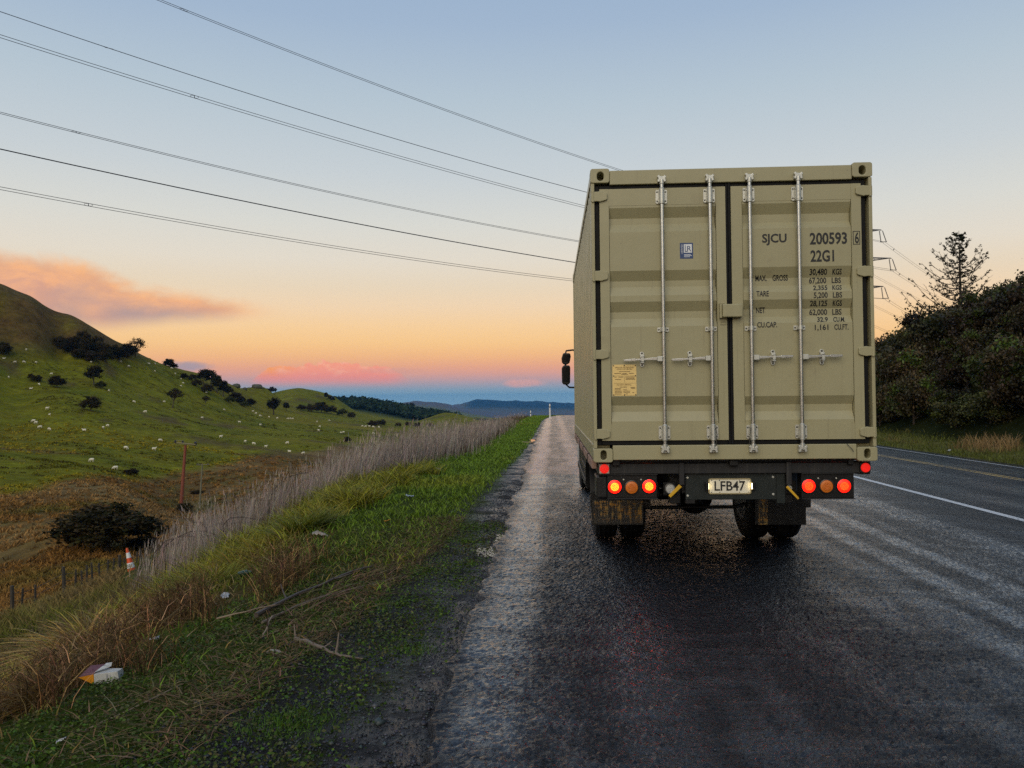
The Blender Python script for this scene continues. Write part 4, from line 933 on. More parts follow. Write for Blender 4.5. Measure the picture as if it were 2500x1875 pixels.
# cab ahead of the container
M_cab = mat('white_cab_paint', (.55, .56, .56), .25, var=.03, coat=.5, dirt=(.2, .19, .17), dirt_amt=.3); M_glass = mat('cab_glass', (.008, .009, .010), .08, spec=.25)
mb = MB()
mb.prism([(D(6.45), Z(-.10)), (D(8.35), Z(-.10)), (D(8.42), Z(.55)), (D(8.20), Z(1.55)), (D(7.9), Z(1.75)), (D(6.45), Z(1.78))], 0, U(.12), U(2.30)); mb.build('cab_body', M_cab, TRUCK, bevel=.05, segs=3)
MB().add([(U(.24), D(8.425), Z(.62)), (U(2.18), D(8.425), Z(.62)), (U(2.14), D(8.225), Z(1.50)), (U(.28), D(8.225), Z(1.50))], [(0, 1, 2, 3)]).build('windscreen', M_glass, TRUCK)
for u, s in ((.117, -1), (2.303, 1)):
    MB().prism([(D(6.95), Z(.62)), (D(8.15), Z(.62)), (D(7.98), Z(1.45)), (D(6.95), Z(1.50))], 0, U(u), U(u+.003)).build('door_window', M_glass, TRUCK)
    MB().prism([(D(6.9), Z(-.05)), (D(8.2), Z(-.05)), (D(8.22), Z(.58)), (D(6.9), Z(.58))], 0, U(u-.001), U(u+.002)).build('cab_door', M_cab, TRUCK)
tb('bumper', M_cab, .12, 2.30, -.62, -.14, 8.30, 8.55, .04); tb('cab_step', M_black, .14, .55, -.66, -.15, 6.75, 8.15, .02); tb('cab_step', M_black, 1.87, 2.28, -.66, -.15, 6.75, 8.15, .02)
for s, uc in ((1, -.085), (-1, 2.505)):
    def UU(du): return U(uc+s*du)
    mb = MB(); mb.tube([(U(.13 if s > 0 else 2.29), D(8.10), Z(1.43)), (UU(.13), D(8.08), Z(1.485)), (UU(0), D(8.06), Z(1.47)), (UU(-.02), D(8.06), Z(1.40)), (UU(-.01), D(8.06), Z(.83)), (UU(.05), D(8.06), Z(.775)), (U(.13 if s > 0 else 2.29), D(8.10), Z(.77))], .017, 8); mb.build('mirror_arm', M_black, TRUCK, smooth=True)
    o = MB().prism([(UU(p[0]), Z(p[1])) for p in ((-.085, 1.245), (-.092, 1.33), (-.06, 1.425), (.07, 1.42), (.085, 1.36), (.06, 1.235), (.0, 1.205), (-.05, 1.21))], 1, D(7.99), D(8.11)).build('mirror', M_black, TRUCK, bevel=.02, segs=3)
    MB().prism([(UU(p[0]), Z(p[1])) for p in ((-.07, 1.255), (-.072, 1.33), (-.05, 1.40), (.058, 1.395), (.066, 1.355), (.046, 1.25))], 1, D(7.986), D(7.9895)).build('mirror_glass', M_glass, o)
    o = MB().prism([(UU(p[0]), Z(p[1])) for p in ((-.088, .865), (-.09, 1.15), (-.05, 1.195), (.06, 1.19), (.072, 1.15), (.066, .86), (.03, .825), (-.06, .83))], 1, D(7.98), D(8.11)).build('mirror', M_black, TRUCK, bevel=.02, segs=3)
    MB().prism([(UU(p[0]), Z(p[1])) for p in ((-.07, .88), (-.072, 1.14), (-.04, 1.17), (.048, 1.168), (.055, 1.14), (.05, .875))], 1, D(7.976), D(7.9795)).build('mirror_glass', M_glass, o)

# ------------------------------------------------------------------ vegetation helpers
def blades(P, H, W, lean, col, segs=2, ang=None, tip=None, droop=.35, seed=1):
    r = np.random.default_rng(seed); N = len(P); P = np.asarray(P, float)
    H = np.broadcast_to(H, N); W = np.broadcast_to(W, N); lean = np.broadcast_to(lean, N)
    ang = r.uniform(0, 2*np.pi, N) if ang is None else ang; phi = r.uniform(0, 2*np.pi, N)
    L = np.stack([np.cos(ang), np.sin(ang), np.zeros(N)], 1); S = np.stack([np.cos(phi), np.sin(phi), np.zeros(N)], 1)
    col = np.broadcast_to(col, (N, 3)); tip = col if tip is None else np.broadcast_to(tip, (N, 3))
    nv = 2*segs+1; V = np.empty((N, nv, 3)); CC = np.empty((N, nv, 3))
    for k in range(segs+1):
        t = k/segs
        c = P+L*(lean*H*t**1.7)[:, None]; c[:, 2] += H*(t-droop*lean*t*t)
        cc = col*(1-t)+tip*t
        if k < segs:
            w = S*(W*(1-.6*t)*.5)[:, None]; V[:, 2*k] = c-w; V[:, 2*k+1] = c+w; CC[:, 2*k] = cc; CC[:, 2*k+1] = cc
        else: V[:, 2*k] = c; CC[:, 2*k] = cc
    b = (np.arange(N)*nv)[:, None]
    Q = np.concatenate([b+np.array([[2*k, 2*k+1, 2*k+3, 2*k+2]]) for k in range(segs-1)]) if segs > 1 else np.zeros((0, 4), int)
    T = b+np.array([[2*segs-2, 2*segs-1, 2*segs]])
    return V.reshape(-1, 3), Q, T, CC.reshape(-1, 3)
class VB:
    def __init__(s): s.V = []; s.Q = []; s.T = []; s.C = []; s.n = 0
    def add(s, V, Q, T, Cc):
        s.V.append(V); s.C.append(Cc); s.Q.append(np.asarray(Q).reshape(-1, 4)+s.n); s.T.append(np.asarray(T).reshape(-1, 3)+s.n); s.n += len(V); return s
    def mesh(s, name): return mesh_np(name, np.concatenate(s.V), np.concatenate(s.Q), np.concatenate(s.T), np.concatenate(s.C))
def cards(P, size, col, seed=1, flat=0.0, aspect=1.6):
    """leaf-shaped rhombus cards"""
    r = np.random.default_rng(seed); N = len(P); size = np.broadcast_to(size, N)
    a = r.normal(size=(N, 3)); a[:, 2] *= (1-flat); a /= np.linalg.norm(a, axis=1)[:, None]
    c = r.normal(size=(N, 3)); c[:, 2] *= (1-flat); b = np.cross(a, c); 
    if flat > 0: b[:, 2] *= .35
    b = np.cross(np.cross(a, b), a) if flat == 0 else b - a*(a*b).sum(1)[:, None]
    b /= (np.linalg.norm(b, axis=1)[:, None]+1e-9)
    a = a*size[:, None]*.5*aspect; b = b*size[:, None]*.5
    V = np.stack([P-a, P-.1*a+b, P+a, P-.1*a-b], 1).reshape(-1, 3)
    Q = np.arange(4*N).reshape(N, 4)
    return V, Q, np.zeros((0, 3), int), np.repeat(np.broadcast_to(col, (N, 3)), 4, 0)
M_grass = mat_leaf('grass_blades', .5, .30, 0.0, .22); M_dry = mat_leaf('dry_stalks', .75, .2, 0.0, .06)
M_leaf = mat_leaf('shrub_leaves', .5, .25, .45, .3, gain=1.15); M_leaf_far = mat_leaf('tree_leaves', .7, .2, .30, .08)
M_bark = mat('bark', (.060, .045, .032), .8, var=.35, scale=8, bump=.4, bscale=30)
M_dead = mat('dead_wood', (.15, .115, .085), .75, var=.4, scale=14, bump=.4, bscale=60)
def jitter(col, n, amt, seed):
    r = np.random.default_rng(seed); return np.clip(np.array(col)[None]*(1+amt*r.normal(size=(n, 1)))*(1+.25*amt*r.normal(size=(n, 3))), .002, 1)
def stuff(name, vb, m_, label, cat):
    return tag(link(name, vb.mesh(name) if isinstance(vb, VB) else vb, m_), label, cat, kind='stuff')
def sampleY(n, y0, y1, seed): return y0*np.exp(np.random.default_rng(seed).uniform(0, 1, n)*math.log(y1/y0))
def border(Y): return np.interp(Y, [8, 10, 12.5, 14, 18.7, 24, 40, 90], [-7.6, -6.5, -5.6, -5.0, -3.6, -2.7, -2.5, -3.0])

# spots kept clear so that small things on the verge stay in view
CLEAR = [(on_ground(px, py), rd) for px, py, rd in ((246, 1672, .22), (1000, 1216, .16), (1070, 1150, .2), (782, 1312, .16), (377, 1570, .12), (550, 1462, .13), (219, 1612, .08), (946, 1277, .12), (600, 1410, .14))]
def clear(X, Y):
    k = np.ones(len(X), bool)
    for p, rd in CLEAR:
        for f in (0, .06, .12):
            k &= (X-p[0]*(1-f))**2+(Y-p[1]*(1-f))**2 > rd*rd
    return k
# --- verge grass
n = 80000; r = np.random.default_rng(11); Y = sampleY(n, 3.6, 100, 12); e = grass_edge(Y); bo = np.minimum(border(Y), e-.2)
q = r.uniform(0, 1, n)**1.15; Xc = e+.10-(e-bo+.5)*q; X = Xc+bend(Y)
pn = vnoise(X/.9, Y/.9, 71, 3); pn2 = vnoise(X/2.6, Y/2.6, 73, 3)
keep = (r.uniform(0, 1, n) < np.clip(.25+1.6*(e-Xc)/.5, 0, 1)*np.interp(Y, [4, 7, 9.5], [.08, .25, 1.0])*(1-.55*sstep(pn, .25, .6))) & clear(X, Y)
X, Y, Xc, e, bo, pn, pn2 = [a[keep] for a in (X, Y, Xc, e, bo, pn, pn2)]; n = len(X)
f = np.clip((e-Xc)/np.maximum(e-bo, .3), 0, 1)
H = (.055+.08*r.uniform(size=n)+.16*sstep(f, .55, 1.0)*r.uniform(.4, 1, n)*sstep(30-Y, 0, 15))*np.interp(pn2, [-.6, .6], [.7, 1.35])
lush = np.array([.100, .165, .013]); yel = np.array([.21, .20, .020]); brn = np.array([.17, .11, .030])
c = lush[None]*np.ones((n, 1)); wy = (sstep(f, .5, .95)*sstep(22-Y, 0, 8)*.75+sstep(pn2, .15, .6)*.45)[:, None]; c = c*(1-np.clip(wy, 0, 1))+yel*np.clip(wy, 0, 1)
wb = (np.clip(sstep(11-Y, 0, 4)*sstep(r.uniform(size=n), .35, .8)+.12*(r.uniform(size=n) < .2), 0, 1))[:, None]; c = c*(1-wb)+brn*wb
c = c*(1+.45*r.normal(size=(n, 1))).clip(.3, 2.2)
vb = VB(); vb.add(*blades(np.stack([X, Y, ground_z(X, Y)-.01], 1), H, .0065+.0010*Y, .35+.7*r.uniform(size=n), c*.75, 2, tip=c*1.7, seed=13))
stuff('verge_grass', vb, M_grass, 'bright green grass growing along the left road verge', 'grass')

# --- rank yellow-green grass mounds on the bank shoulder (arching tufts)
vb = VB(); r = np.random.default_rng(21); nt = 800
Y = sampleY(nt, 5.2, 19, 22); bo = border(Y); e = grass_edge(Y); X = bo+.5+(r.uniform(size=nt)**1.3)*np.maximum(e-.7-bo, .3)*.8-.9
for i in range(nt):
    if not clear(X[i:i+1], Y[i:i+1])[0]: continue
    k = 26; hh = r.uniform(.16, .46)*(1.15 if Y[i] > 9 else .85); px_ = X[i]+r.normal(0, .10, k); py_ = Y[i]+r.normal(0, .10, k)
    d0 = r.uniform(0, 6.28); warm = np.clip((11.5-Y[i])/5+.35*r.normal(), 0, 1)
    base = np.array([.19, .18, .016])*(1-warm)+np.array([.20, .115, .024])*warm
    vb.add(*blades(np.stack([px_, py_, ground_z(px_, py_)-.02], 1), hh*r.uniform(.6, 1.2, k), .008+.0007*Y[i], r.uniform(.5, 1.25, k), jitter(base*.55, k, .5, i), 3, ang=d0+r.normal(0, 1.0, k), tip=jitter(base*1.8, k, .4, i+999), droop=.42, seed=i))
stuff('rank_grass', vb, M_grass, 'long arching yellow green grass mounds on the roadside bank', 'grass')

# --- the big orange-brown tussock by the lower left edge
tu = on_ground(215, 1590)
vb = VB(); r = np.random.default_rng(5); k = 360; a = r.uniform(0, 6.28, k); rr_ = .26*np.sqrt(r.uniform(size=k))
px_ = tu[0]+rr_*np.cos(a); py_ = tu[1]+rr_*np.sin(a)
vb.add(*blades(np.stack([px_, py_, ground_z(px_, py_)-.03], 1), r.uniform(.38, .75, k), .020, r.uniform(.8, 2.2, k), jitter((.15, .075, .016), k, .4, 1), 4, ang=a+r.normal(0, .5, k), tip=jitter((.62, .36, .08), k, .4, 2), droop=.45, seed=6))
o = link('grass_tussock', vb.mesh('grass_tussock'), M_grass); tag(o, 'big orange brown tussock of arching dead grass on the bank at lower left', 'tussock')
for (px, py, s, lab, colr) in ((150, 1700, .7, 'low rusty brown grass clump below the big tussock', (.15, .085, .02)), (505, 1445, .9, 'yellow green grass mound beside the dead cane thicket', (.15, .16, .02)), (735, 1300, 1.0, 'dark hollow grass mound above the green verge', (.11, .13, .016)), (860, 1225, .9, 'yellowish grass mound at the top of the verge', (.16, .15, .022))):
    t0 = on_ground(px, py); vb = VB(); k = 620; a = r.uniform(0, 6.28, k); rr_ = .30*s*np.sqrt(r.uniform(size=k)); px_ = t0[0]+rr_*np.cos(a); py_ = t0[1]+rr_*np.sin(a)
    vb.add(*blades(np.stack([px_, py_, ground_z(px_, py_)-.03], 1), s*r.uniform(.25, .55, k), .009+.0005*t0[1], r.uniform(.5, 1.4, k), jitter(np.array(colr)*.8, k, .3, 1), 3, ang=a+r.normal(0, .5, k), tip=jitter(np.array(colr)*1.5, k, .3, 2), droop=.45, seed=8))
    tag(link('grass_tussock', vb.mesh('grass_tussock'), M_grass), lab, 'tussock', 'grass tussocks on the bank')

# --- band of pale dead stalks
r = np.random.default_rng(31); n = 52000; Y = sampleY(n, 8.5, 75, 32); bo = border(Y); dpt = r.uniform(0, 1, n)**1.1*np.interp(Y, [8, 14, 25, 50], [3.6, 4.5, 4.5, 3.0])
Xc = bo-dpt+.25*r.normal(size=n); X = Xc+bend(Y)
pn = vnoise(X/1.3, Y/1.3, 81, 3); k_ = r.uniform(size=n) < np.clip(.62+1.5*pn, .08, 1)*np.interp(Y, [8.5, 11, 13], [.18, .55, 1])*np.interp(Y, [30, 46, 60], [1, .35, .08])*sstep(Xc/Y, -.56, -.46)
X, Y, pn, Xc, bo = [a[k_] for a in (X, Y, pn, Xc, bo)]; n = len(X)
H = (.30+1.0*r.uniform(0, 1, n)**.8)*np.interp(pn, [-.5, .5], [.62, 1.2])*np.interp(Y, [9, 14, 24, 38, 60], [.6, .9, 1.0, .62, .45])*np.interp(bo-Xc, [-.6, .3], [.45, 1])
c = jitter((.315, .262, .228), n, .34, 33); brn = (r.uniform(size=n) < .18)[:, None]; c = np.where(brn, c*np.array([.62, .55, .42]), c)
P = np.stack([X, Y, ground_z(X, Y)-.03], 1); an = 3.0*vnoise(X/1.7, Y/1.7, 83, 2)+r.normal(.3, .7, n); ln = np.abs(.10+.45*np.abs(vnoise(X/1.1, Y/1.1, 85, 2))+r.normal(0, .12, n))
vb = VB(); vb.add(*blades(P, H, .0030+.00028*Y, ln, c*.8, 3, ang=an, tip=c*1.25, droop=.2, seed=34))
# plume heads on about half of them
hd = np.nonzero(r.uniform(size=n) < .5)[0]; top = P[hd].copy(); L = np.stack([np.cos(an[hd]), np.sin(an[hd])], 1)*(ln[hd]*H[hd]*.75)[:, None]; top[:, :2] += L*.95; top[:, 2] += H[hd]*(.86-.15*ln[hd])
vb.add(*blades(top, .13, .008+.0004*Y[hd], .3, jitter((.33, .27, .22), len(hd), .25, 36), 2, ang=an[hd], seed=35))
# under-storey litter between the stalks
m_ = 16000; Y2 = sampleY(m_, 8, 75, 37); X2 = border(Y2)+.2-r.uniform(0, 1, m_)*4.4+bend(Y2)
vb.add(*blades(np.stack([X2, Y2, ground_z(X2, Y2)-.02], 1), r.uniform(.12, .5, m_), .008+.0005*Y2, r.uniform(.3, 1.2, m_), jitter((.13, .095, .055), m_, .35, 38), 2, seed=39))
stuff('dead_stalks', vb, M_dry, 'thicket of pale grey lilac dead stalks along the bank edge', 'dead stalks')

# --- brown weed stems and dry straw in front (lower left)
r = np.random.default_rng(41); n = 8500; Y = r.uniform(4.4, 8.6, n); e = grass_edge(Y); X = e-.95-r.uniform(0, 1, n)**1.1*np.interp(Y, [4.6, 8.6], [1.6, 2.3])
k_ = (vnoise(X/.7, Y/.7, 91, 3) > -.22) & (r.uniform(size=n) < np.interp(Y, [7, 8.6], [1, .35])) & clear(X, Y); X, Y = X[k_], Y[k_]; n = len(X)
vb = VB(); c = jitter((.095, .056, .026), n, .45, 42); lt = (r.uniform(size=n) < .22)[:, None]; c = np.where(lt, c*3.6, c)
vb.add(*blades(np.stack([X, Y, ground_z(X, Y)-.02], 1), r.uniform(.06, .42, n), .0062, np.abs(r.normal(.5, .6, n)), c, 3, tip=c*1.2, droop=.25, seed=43))
tw = 5000; i_ = r.integers(0, n, tw); P = np.stack([X[i_], Y[i_], ground_z(X[i_], Y[i_])+r.uniform(.08, .32, tw)], 1)
vb.add(*blades(P, r.uniform(.05, .2, tw), .0055, r.uniform(.6, 2.5, tw), c[i_]*1.1, 2, seed=44))
stuff('dry_weeds', vb, M_dry, 'tangle of dry brown weed stems on the near bank', 'weeds')
n = 5200; r = np.random.default_rng(47); Y = r.uniform(3.6, 11, n); e = grass_edge(Y); X = e+.05-np.abs(r.normal(0, .42, n))
vb = VB(); c = jitter((.14, .092, .048), n, .4, 48); P = np.stack([X, Y, ground_z(X, Y)+r.uniform(.002, .03, n)], 1)
vb.add(*blades(P, r.uniform(.02, .06, n), .008, r.uniform(2, 7, n), c*1.2, 2, droop=.12, seed=49)); q0 = on_ground(560, 1550); q1 = on_ground(930, 1400); k = 170; f_ = r.uniform(0, 1, k); X3 = q0[0]+(q1[0]-q0[0])*f_+r.normal(0, .16, k); Y3 = q0[1]+(q1[1]-q0[1])*f_+r.normal(0, .22, k)
vb.add(*blades(np.stack([X3, Y3, ground_z(X3, Y3)+r.uniform(.01, .07, k)], 1), r.uniform(.015, .04, k), .011, r.uniform(6, 16, k), jitter((.17, .115, .065), k, .5, 46), 3, ang=r.normal(.95, .55, k), droop=.03, seed=45))
stuff('dry_straw', vb, M_dry, 'flattened brown straw and plant litter at the gravel edge', 'straw')

# --- small weeds creeping over the gravel
r = np.random.default_rng(51); vb = VB(); nc_ = 760; Y = r.uniform(3.1, 10.5, nc_); e = grass_edge(Y); X = e+.70-r.uniform(0, 1, nc_)**.9*2.1
for i in range(nc_):
    k = int(r.integers(25, 100)); s = r.uniform(.05, .17); px_ = X[i]+r.normal(0, s, k); py_ = Y[i]+r.normal(0, s*1.3, k)
    base = (np.array([.060, .105, .013]) if r.uniform() < .7 else np.array([.085, .085, .028]))*r.uniform(.6, 1.4)
    vb.add(*cards(np.stack([px_, py_, ground_z(px_, py_)+r.uniform(.006, .035, k)], 1), r.uniform(.007, .019, k), jitter(base, k, .35, i+7), seed=i, flat=.75, aspect=1.5))
stuff('creeping_weeds', vb, M_grass, 'low green weeds creeping over the gravel shoulder', 'weeds')
vb = VB()
for i, (px, py, s) in enumerate(((640, 1780, .15), (760, 1770, .12), (690, 1765, .13), (1010, 1590, .08), (920, 1480, .12), (480, 1640, .12))):
    t0 = on_ground(px, py); k = 240; px_ = t0[0]+r.normal(0, s, k); py_ = t0[1]+r.normal(0, s*.7, k)
    vb.add(*blades(np.stack([px_, py_, ground_z(px_, py_)-.005], 1), r.uniform(.025, .075, k), .0032, r.uniform(.2, 1, k), jitter((.085, .18, .015), k, .3, i), 2, seed=i+61))
stuff('grass_tufts', vb, M_grass, 'small bright grass tufts growing in the gravel', 'grass')
# --- loose stones
r = np.random.default_rng(55); n = 24000; Y = 2.6*np.exp(r.uniform(0, 1, n)*math.log(16/2.6)); e = grass_edge(Y); X = ROAD_L+.06-np.abs(r.uniform(0, 1, n))**1.0*(ROAD_L-e+.35)
s = r.gamma(2.0, .0021, n)+.0022; s *= np.where(r.uniform(size=n) < .015, 2.0, 1)
oc = np.array([[1, 0, 0], [-1, 0, 0], [0, 1, 0], [0, -1, 0], [0, 0, 1], [0, 0, -1]], float)
ofc = np.array([[0, 2, 4], [2, 1, 4], [1, 3, 4], [3, 0, 4], [2, 0, 5], [1, 2, 5], [3, 1, 5], [0, 3, 5]])
V = oc[None]*s[:, None, None]*r.uniform(.55, 1.3, (n, 6, 1)); V[:, :, 2] *= .6
rot = r.uniform(0, 6.28, n); cr, sr = np.cos(rot)[:, None], np.sin(rot)[:, None]; V = np.stack([V[:, :, 0]*cr-V[:, :, 1]*sr, V[:, :, 0]*sr+V[:, :, 1]*cr, V[:, :, 2]], -1)
V += np.stack([X, Y, ground_z(X, Y)+s*.25], 1)[:, None]
c = jitter((.036, .038, .043), n, .5, 57); c = np.where((r.uniform(size=n) < .008)[:, None], c*3, c)
me = mesh_np('gravel', V.reshape(-1, 3), None, (ofc[None]+(np.arange(n)*6)[:, None, None]).reshape(-1, 3), np.repeat(c, 6, 0))
M_stone = mat_leaf('gravel_stone', .45, 0.0, 0, .35); stuff('gravel', me, M_stone, 'loose dark gravel on the shoulder between road and grass', 'gravel')

# --- brown rush tussocks on the valley floor
r = np.random.default_rng(61); n = 15000; Y = sampleY(n, 24, 165, 62); th = r.uniform(-.78, -.16, n); X = th*Y
cv, _ = cover(X, Y); isb = (cv[:, 0] > cv[:, 1]*1.04) & (X < -15); k_ = isb & (vnoise(X/5, Y/5, 95, 3) > -.35) | ((X < -15) & (r.uniform(size=n) < .08) & (Y < 110))
X, Y, cv = X[k_], Y[k_], cv[k_]; n = len(X); kb = 9; Xr = np.repeat(X, kb)+r.normal(0, .16, n*kb); Yr = np.repeat(Y, kb)+r.normal(0, .16, n*kb)
c = np.repeat(cv*r.uniform(.6, 2.1, (n, 1))*np.array([[1.15, 1.0, .9]]), kb, 0)
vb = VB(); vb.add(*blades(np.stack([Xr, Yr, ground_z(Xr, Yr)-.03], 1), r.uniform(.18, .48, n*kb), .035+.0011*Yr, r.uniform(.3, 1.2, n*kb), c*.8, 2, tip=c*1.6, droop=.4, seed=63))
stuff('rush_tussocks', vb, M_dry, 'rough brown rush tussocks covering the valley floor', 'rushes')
r = np.random.default_rng(63); n = 16000; Y = sampleY(n, 80, 460, 64); th = r.uniform(-.80, -.20, n); X = th*Y
cv, _ = cover(X, Y); k_ = (cv[:, 0] <= cv[:, 1]*1.04) & (vnoise(X/11, Y/6, 99, 4) > .02); X, Y, cv = X[k_], Y[k_], cv[k_]; n = len(X); kb = 7
Xr = np.repeat(X, kb)+r.normal(0, .28, n*kb); Yr = np.repeat(Y, kb)+r.normal(0, .28, n*kb); c = np.repeat(np.where((r.uniform(size=n) < .35)[:, None], np.array([[.055, .040, .014]]), cv*.55)*r.uniform(.6, 1.3, (n, 1)), kb, 0)
vb = VB(); vb.add(*blades(np.stack([Xr, Yr, ground_z(Xr, Yr)-.05], 1), r.uniform(.10, .42, n*kb), .09+.0008*Yr, r.uniform(.3, 1.0, n*kb), c, 2, tip=c*1.3, seed=66))
stuff('pasture_tufts', vb, M_dry, 'dark rough tufts scattered over the green pasture', 'grass')
# --- tufts on the steep bank below the verge
r = np.random.default_rng(68); n = 5200; Y = sampleY(n, 9, 42, 69); X = -r.uniform(5.5, 22, n); k_ = (X/Y > -.85) & (X < border(Y)-1.0) & ~((np.abs(X/Y+.533) < .025) & (Y > 14) & (Y < 26)); X, Y = X[k_], Y[k_]; n = len(X); kb = 12
Xr = np.repeat(X, kb)+r.normal(0, .13, n*kb); Yr = np.repeat(Y, kb)+r.normal(0, .13, n*kb); wm_ = sstep(vnoise(X/2.2, Y/2.2, 101, 3), -.3, .35)[:, None]
c = np.repeat((np.array([[.095, .100, .016]])*(1-wm_)+np.array([[.17, .115, .045]])*wm_)*r.uniform(.6, 1.5, (n, 1)), kb, 0)
vb = VB(); vb.add(*blades(np.stack([Xr, Yr, ground_z(Xr, Yr)-.03], 1), r.uniform(.15, .5, n*kb), .010+.0012*Yr, r.uniform(.3, 1.2, n*kb), c*.8, 2, tip=c*1.5, droop=.4, seed=70))
stuff('bank_tufts', vb, M_dry, 'mixed brown and green grass tufts on the steep bank below the verge', 'grass')
# --- far verge grass across the road
r = np.random.default_rng(65); n = 16000; Y = sampleY(n, 18, 130, 66); Xc = 14.0+r.uniform(0, 1, n)*3.2; X = Xc+bend(Y)
dry = sstep(vnoise(X/1.6, Y/3, 97, 3), -.1, .3)*sstep(Xc, 14.9, 15.6); H = .10+.10*r.uniform(size=n)+dry*r.uniform(.25, .6, n)
c = np.array([[.085, .10, .016]])*(1-dry[:, None])+np.array([[.26, .17, .075]])*dry[:, None]; c = c*(1+.3*r.normal(size=(n, 1))).clip(.4, 1.7)
vb = VB(); vb.add(*blades(np.stack([X, Y, ground_z(X, Y)-.02], 1), H, .012+.0006*Y, r.uniform(.2, .8, n), c, 2, tip=c*1.3, seed=67))
stuff('far_verge_grass', vb, M_grass, 'strip of short and dry grass on the far side of the road', 'grass')

# ------------------------------------------------------------------ trees and shrubs
def crown(seed, rx, rz, zc, n_cl, n_lf, leaf, cols, spread=.32, hollow=.55, droop=0, flat=.15):
    r = np.random.default_rng(seed); VBk = VB(); cl = []
    for i in range(n_cl):
        d = r.normal(size=3); d /= np.linalg.norm(d); 
        if d[2] < -.55: d[2] *= -.5
        k = r.uniform(hollow, 1.0); c0 = np.array([d[0]*rx*k, d[1]*rx*k, zc+d[2]*rz*k]); cl.append(c0)
        P = c0+r.normal(size=(n_lf, 3))*np.array([rx, rx, rz*.75])*spread*.5*r.uniform(.6, 1.25)
        base = np.array(cols[int(r.integers(0, len(cols)))])*r.uniform(.65, 1.45)
        VBk.add(*cards(P, leaf*r.uniform(.6, 1.3, n_lf), jitter(base, n_lf, .28, seed*97+i), seed=seed*31+i, flat=flat))
    return VBk.mesh('crown'), cl
def wood(cl, zc, r0, seed, lean=(0, 0), nl=10):
    mb = MB(); rr = random.Random(seed); top = (lean[0], lean[1], zc*.9)
    mb.tube([(0, 0, -.06), (lean[0]*.3, lean[1]*.3, zc*.35), top], [r0, r0*.75, r0*.45], 7)
    for c0 in rr.sample(cl, min(nl, len(cl))):
        s = rr.uniform(.35, .9); a = (lean[0]*s, lean[1]*s, zc*.9*s); md = ((a[0]+c0[0])/2+rr.uniform(-.05, .05), (a[1]+c0[1])/2, (a[2]+c0[2])/2-.04)
        mb.tube([a, md, tuple(c0)], [r0*.4, r0*.28, r0*.1], 5)
    me = bpy.data.meshes.new('trunk'); me.from_pydata(mb.v, [], mb.f); return me
KIND = {}
def kind(name, seed, rx, rz, zc, n_cl, n_lf, leaf, cols, r0, m_=M_leaf_far, **kw):
    nl = kw.pop('nl', 10); lean = kw.pop('lean', (0, 0))
    me, cl = crown(seed, rx, rz, zc, n_cl, n_lf, leaf, cols, **kw)
    if lean != (0, 0):
        co = np.empty(len(me.vertices)*3, np.float32); me.vertices.foreach_get('co', co); co = co.reshape(-1, 3); co[:, 0] += lean[0]; co[:, 1] += lean[1]; me.vertices.foreach_set('co', co.ravel()); cl = [c0+np.array([lean[0], lean[1], 0]) for c0 in cl]
    me.materials.append(m_); tr = wood(cl, zc, r0, seed, lean, nl); tr.materials.append(M_bark)
    KIND[name] = (me, tr, 2*rx, zc+rz)
DK = ((.026, .024, .008), (.034, .033, .010), (.046, .036, .014)); BR = ((.050, .034, .014), (.036, .030, .011), (.060, .042, .017)); GN = ((.044, .060, .008), (.062, .074, .010), (.032, .044, .008)); OL = ((.070, .070, .020), (.045, .055, .016))
kind('dark_bush', 101, 1.0, .85, .80, 60, 120, .075, DK+BR[:1], .07); kind('dark_bush2', 102, 1.1, .75, .70, 60, 120, .075, DK+BR, .07)
kind('brown_bush', 103, 1.0, .8, .75, 46, 90, .085, BR, .06); kind('olive_bush', 104, 1.0, .75, .70, 46, 90, .085, OL, .06)
kind('dark_tree', 105, 1.0, 1.15, 1.75, 40, 70, .15, DK, .10, hollow=.4); kind('airy_tree', 106, 1.2, 1.0, 1.6, 34, 26, .11, BR+DK, .09, nl=26, hollow=.6)
kind('lean_tree', 107, 1.0, .75, 1.9, 26, 50, .12, BR+DK, .08, lean=(.35, 0), nl=16); kind('column_tree', 108, .65, 1.6, 1.65, 44, 60, .13, DK, .09, hollow=.3)
for i, (cl_, sp) in enumerate(((GN, .30), (GN+DK, .32), (DK+OL, .34), (BR+GN[:1], .30), (GN[:2]+OL, .28))):
    kind('scrub%d' % i, 120+i, 1.35, 1.15, 1.15, 56, 150, .085, cl_, .07, M_leaf, spread=sp, hollow=.45)
def plant(kd, name, loc, width, label, cat='tree', group=None, hscale=1.0, rot=None, sink=0.0):
    cr_, tr_, w0, h0 = KIND[kd]; s = width/w0; o = thing(name, label, cat, (loc[0], loc[1], loc[2]-sink), group)
    o.rotation_euler = (0, 0, random.uniform(0, 6.28) if rot is None else rot)
    o.scale = (s, s, s*hscale)
    for nm, me in (('crown', cr_), ('trunk', tr_)):
        c = bpy.data.objects.new(nm, me); C.objects.link(c); c.parent = o
    return o
def plant_px(kd, name, px, py, wpx, label, cat='tree', group=None, hscale=1.0, y=None, rot=None):
    p = on_ground(px, py, 22) if y is None else None
    if p is None:
        y = y or 400; p = at_Y(px, py, y); p[2] = gz(p[0], p[1])
    return plant(kd, name, p, wpx*p[1]/F_PX, label, cat, group, hscale, rot, .05)
GH = 'dark shrubs on the left hillside'
scr = 'dark shrub in the thick scrub clump on the upper left hillside'
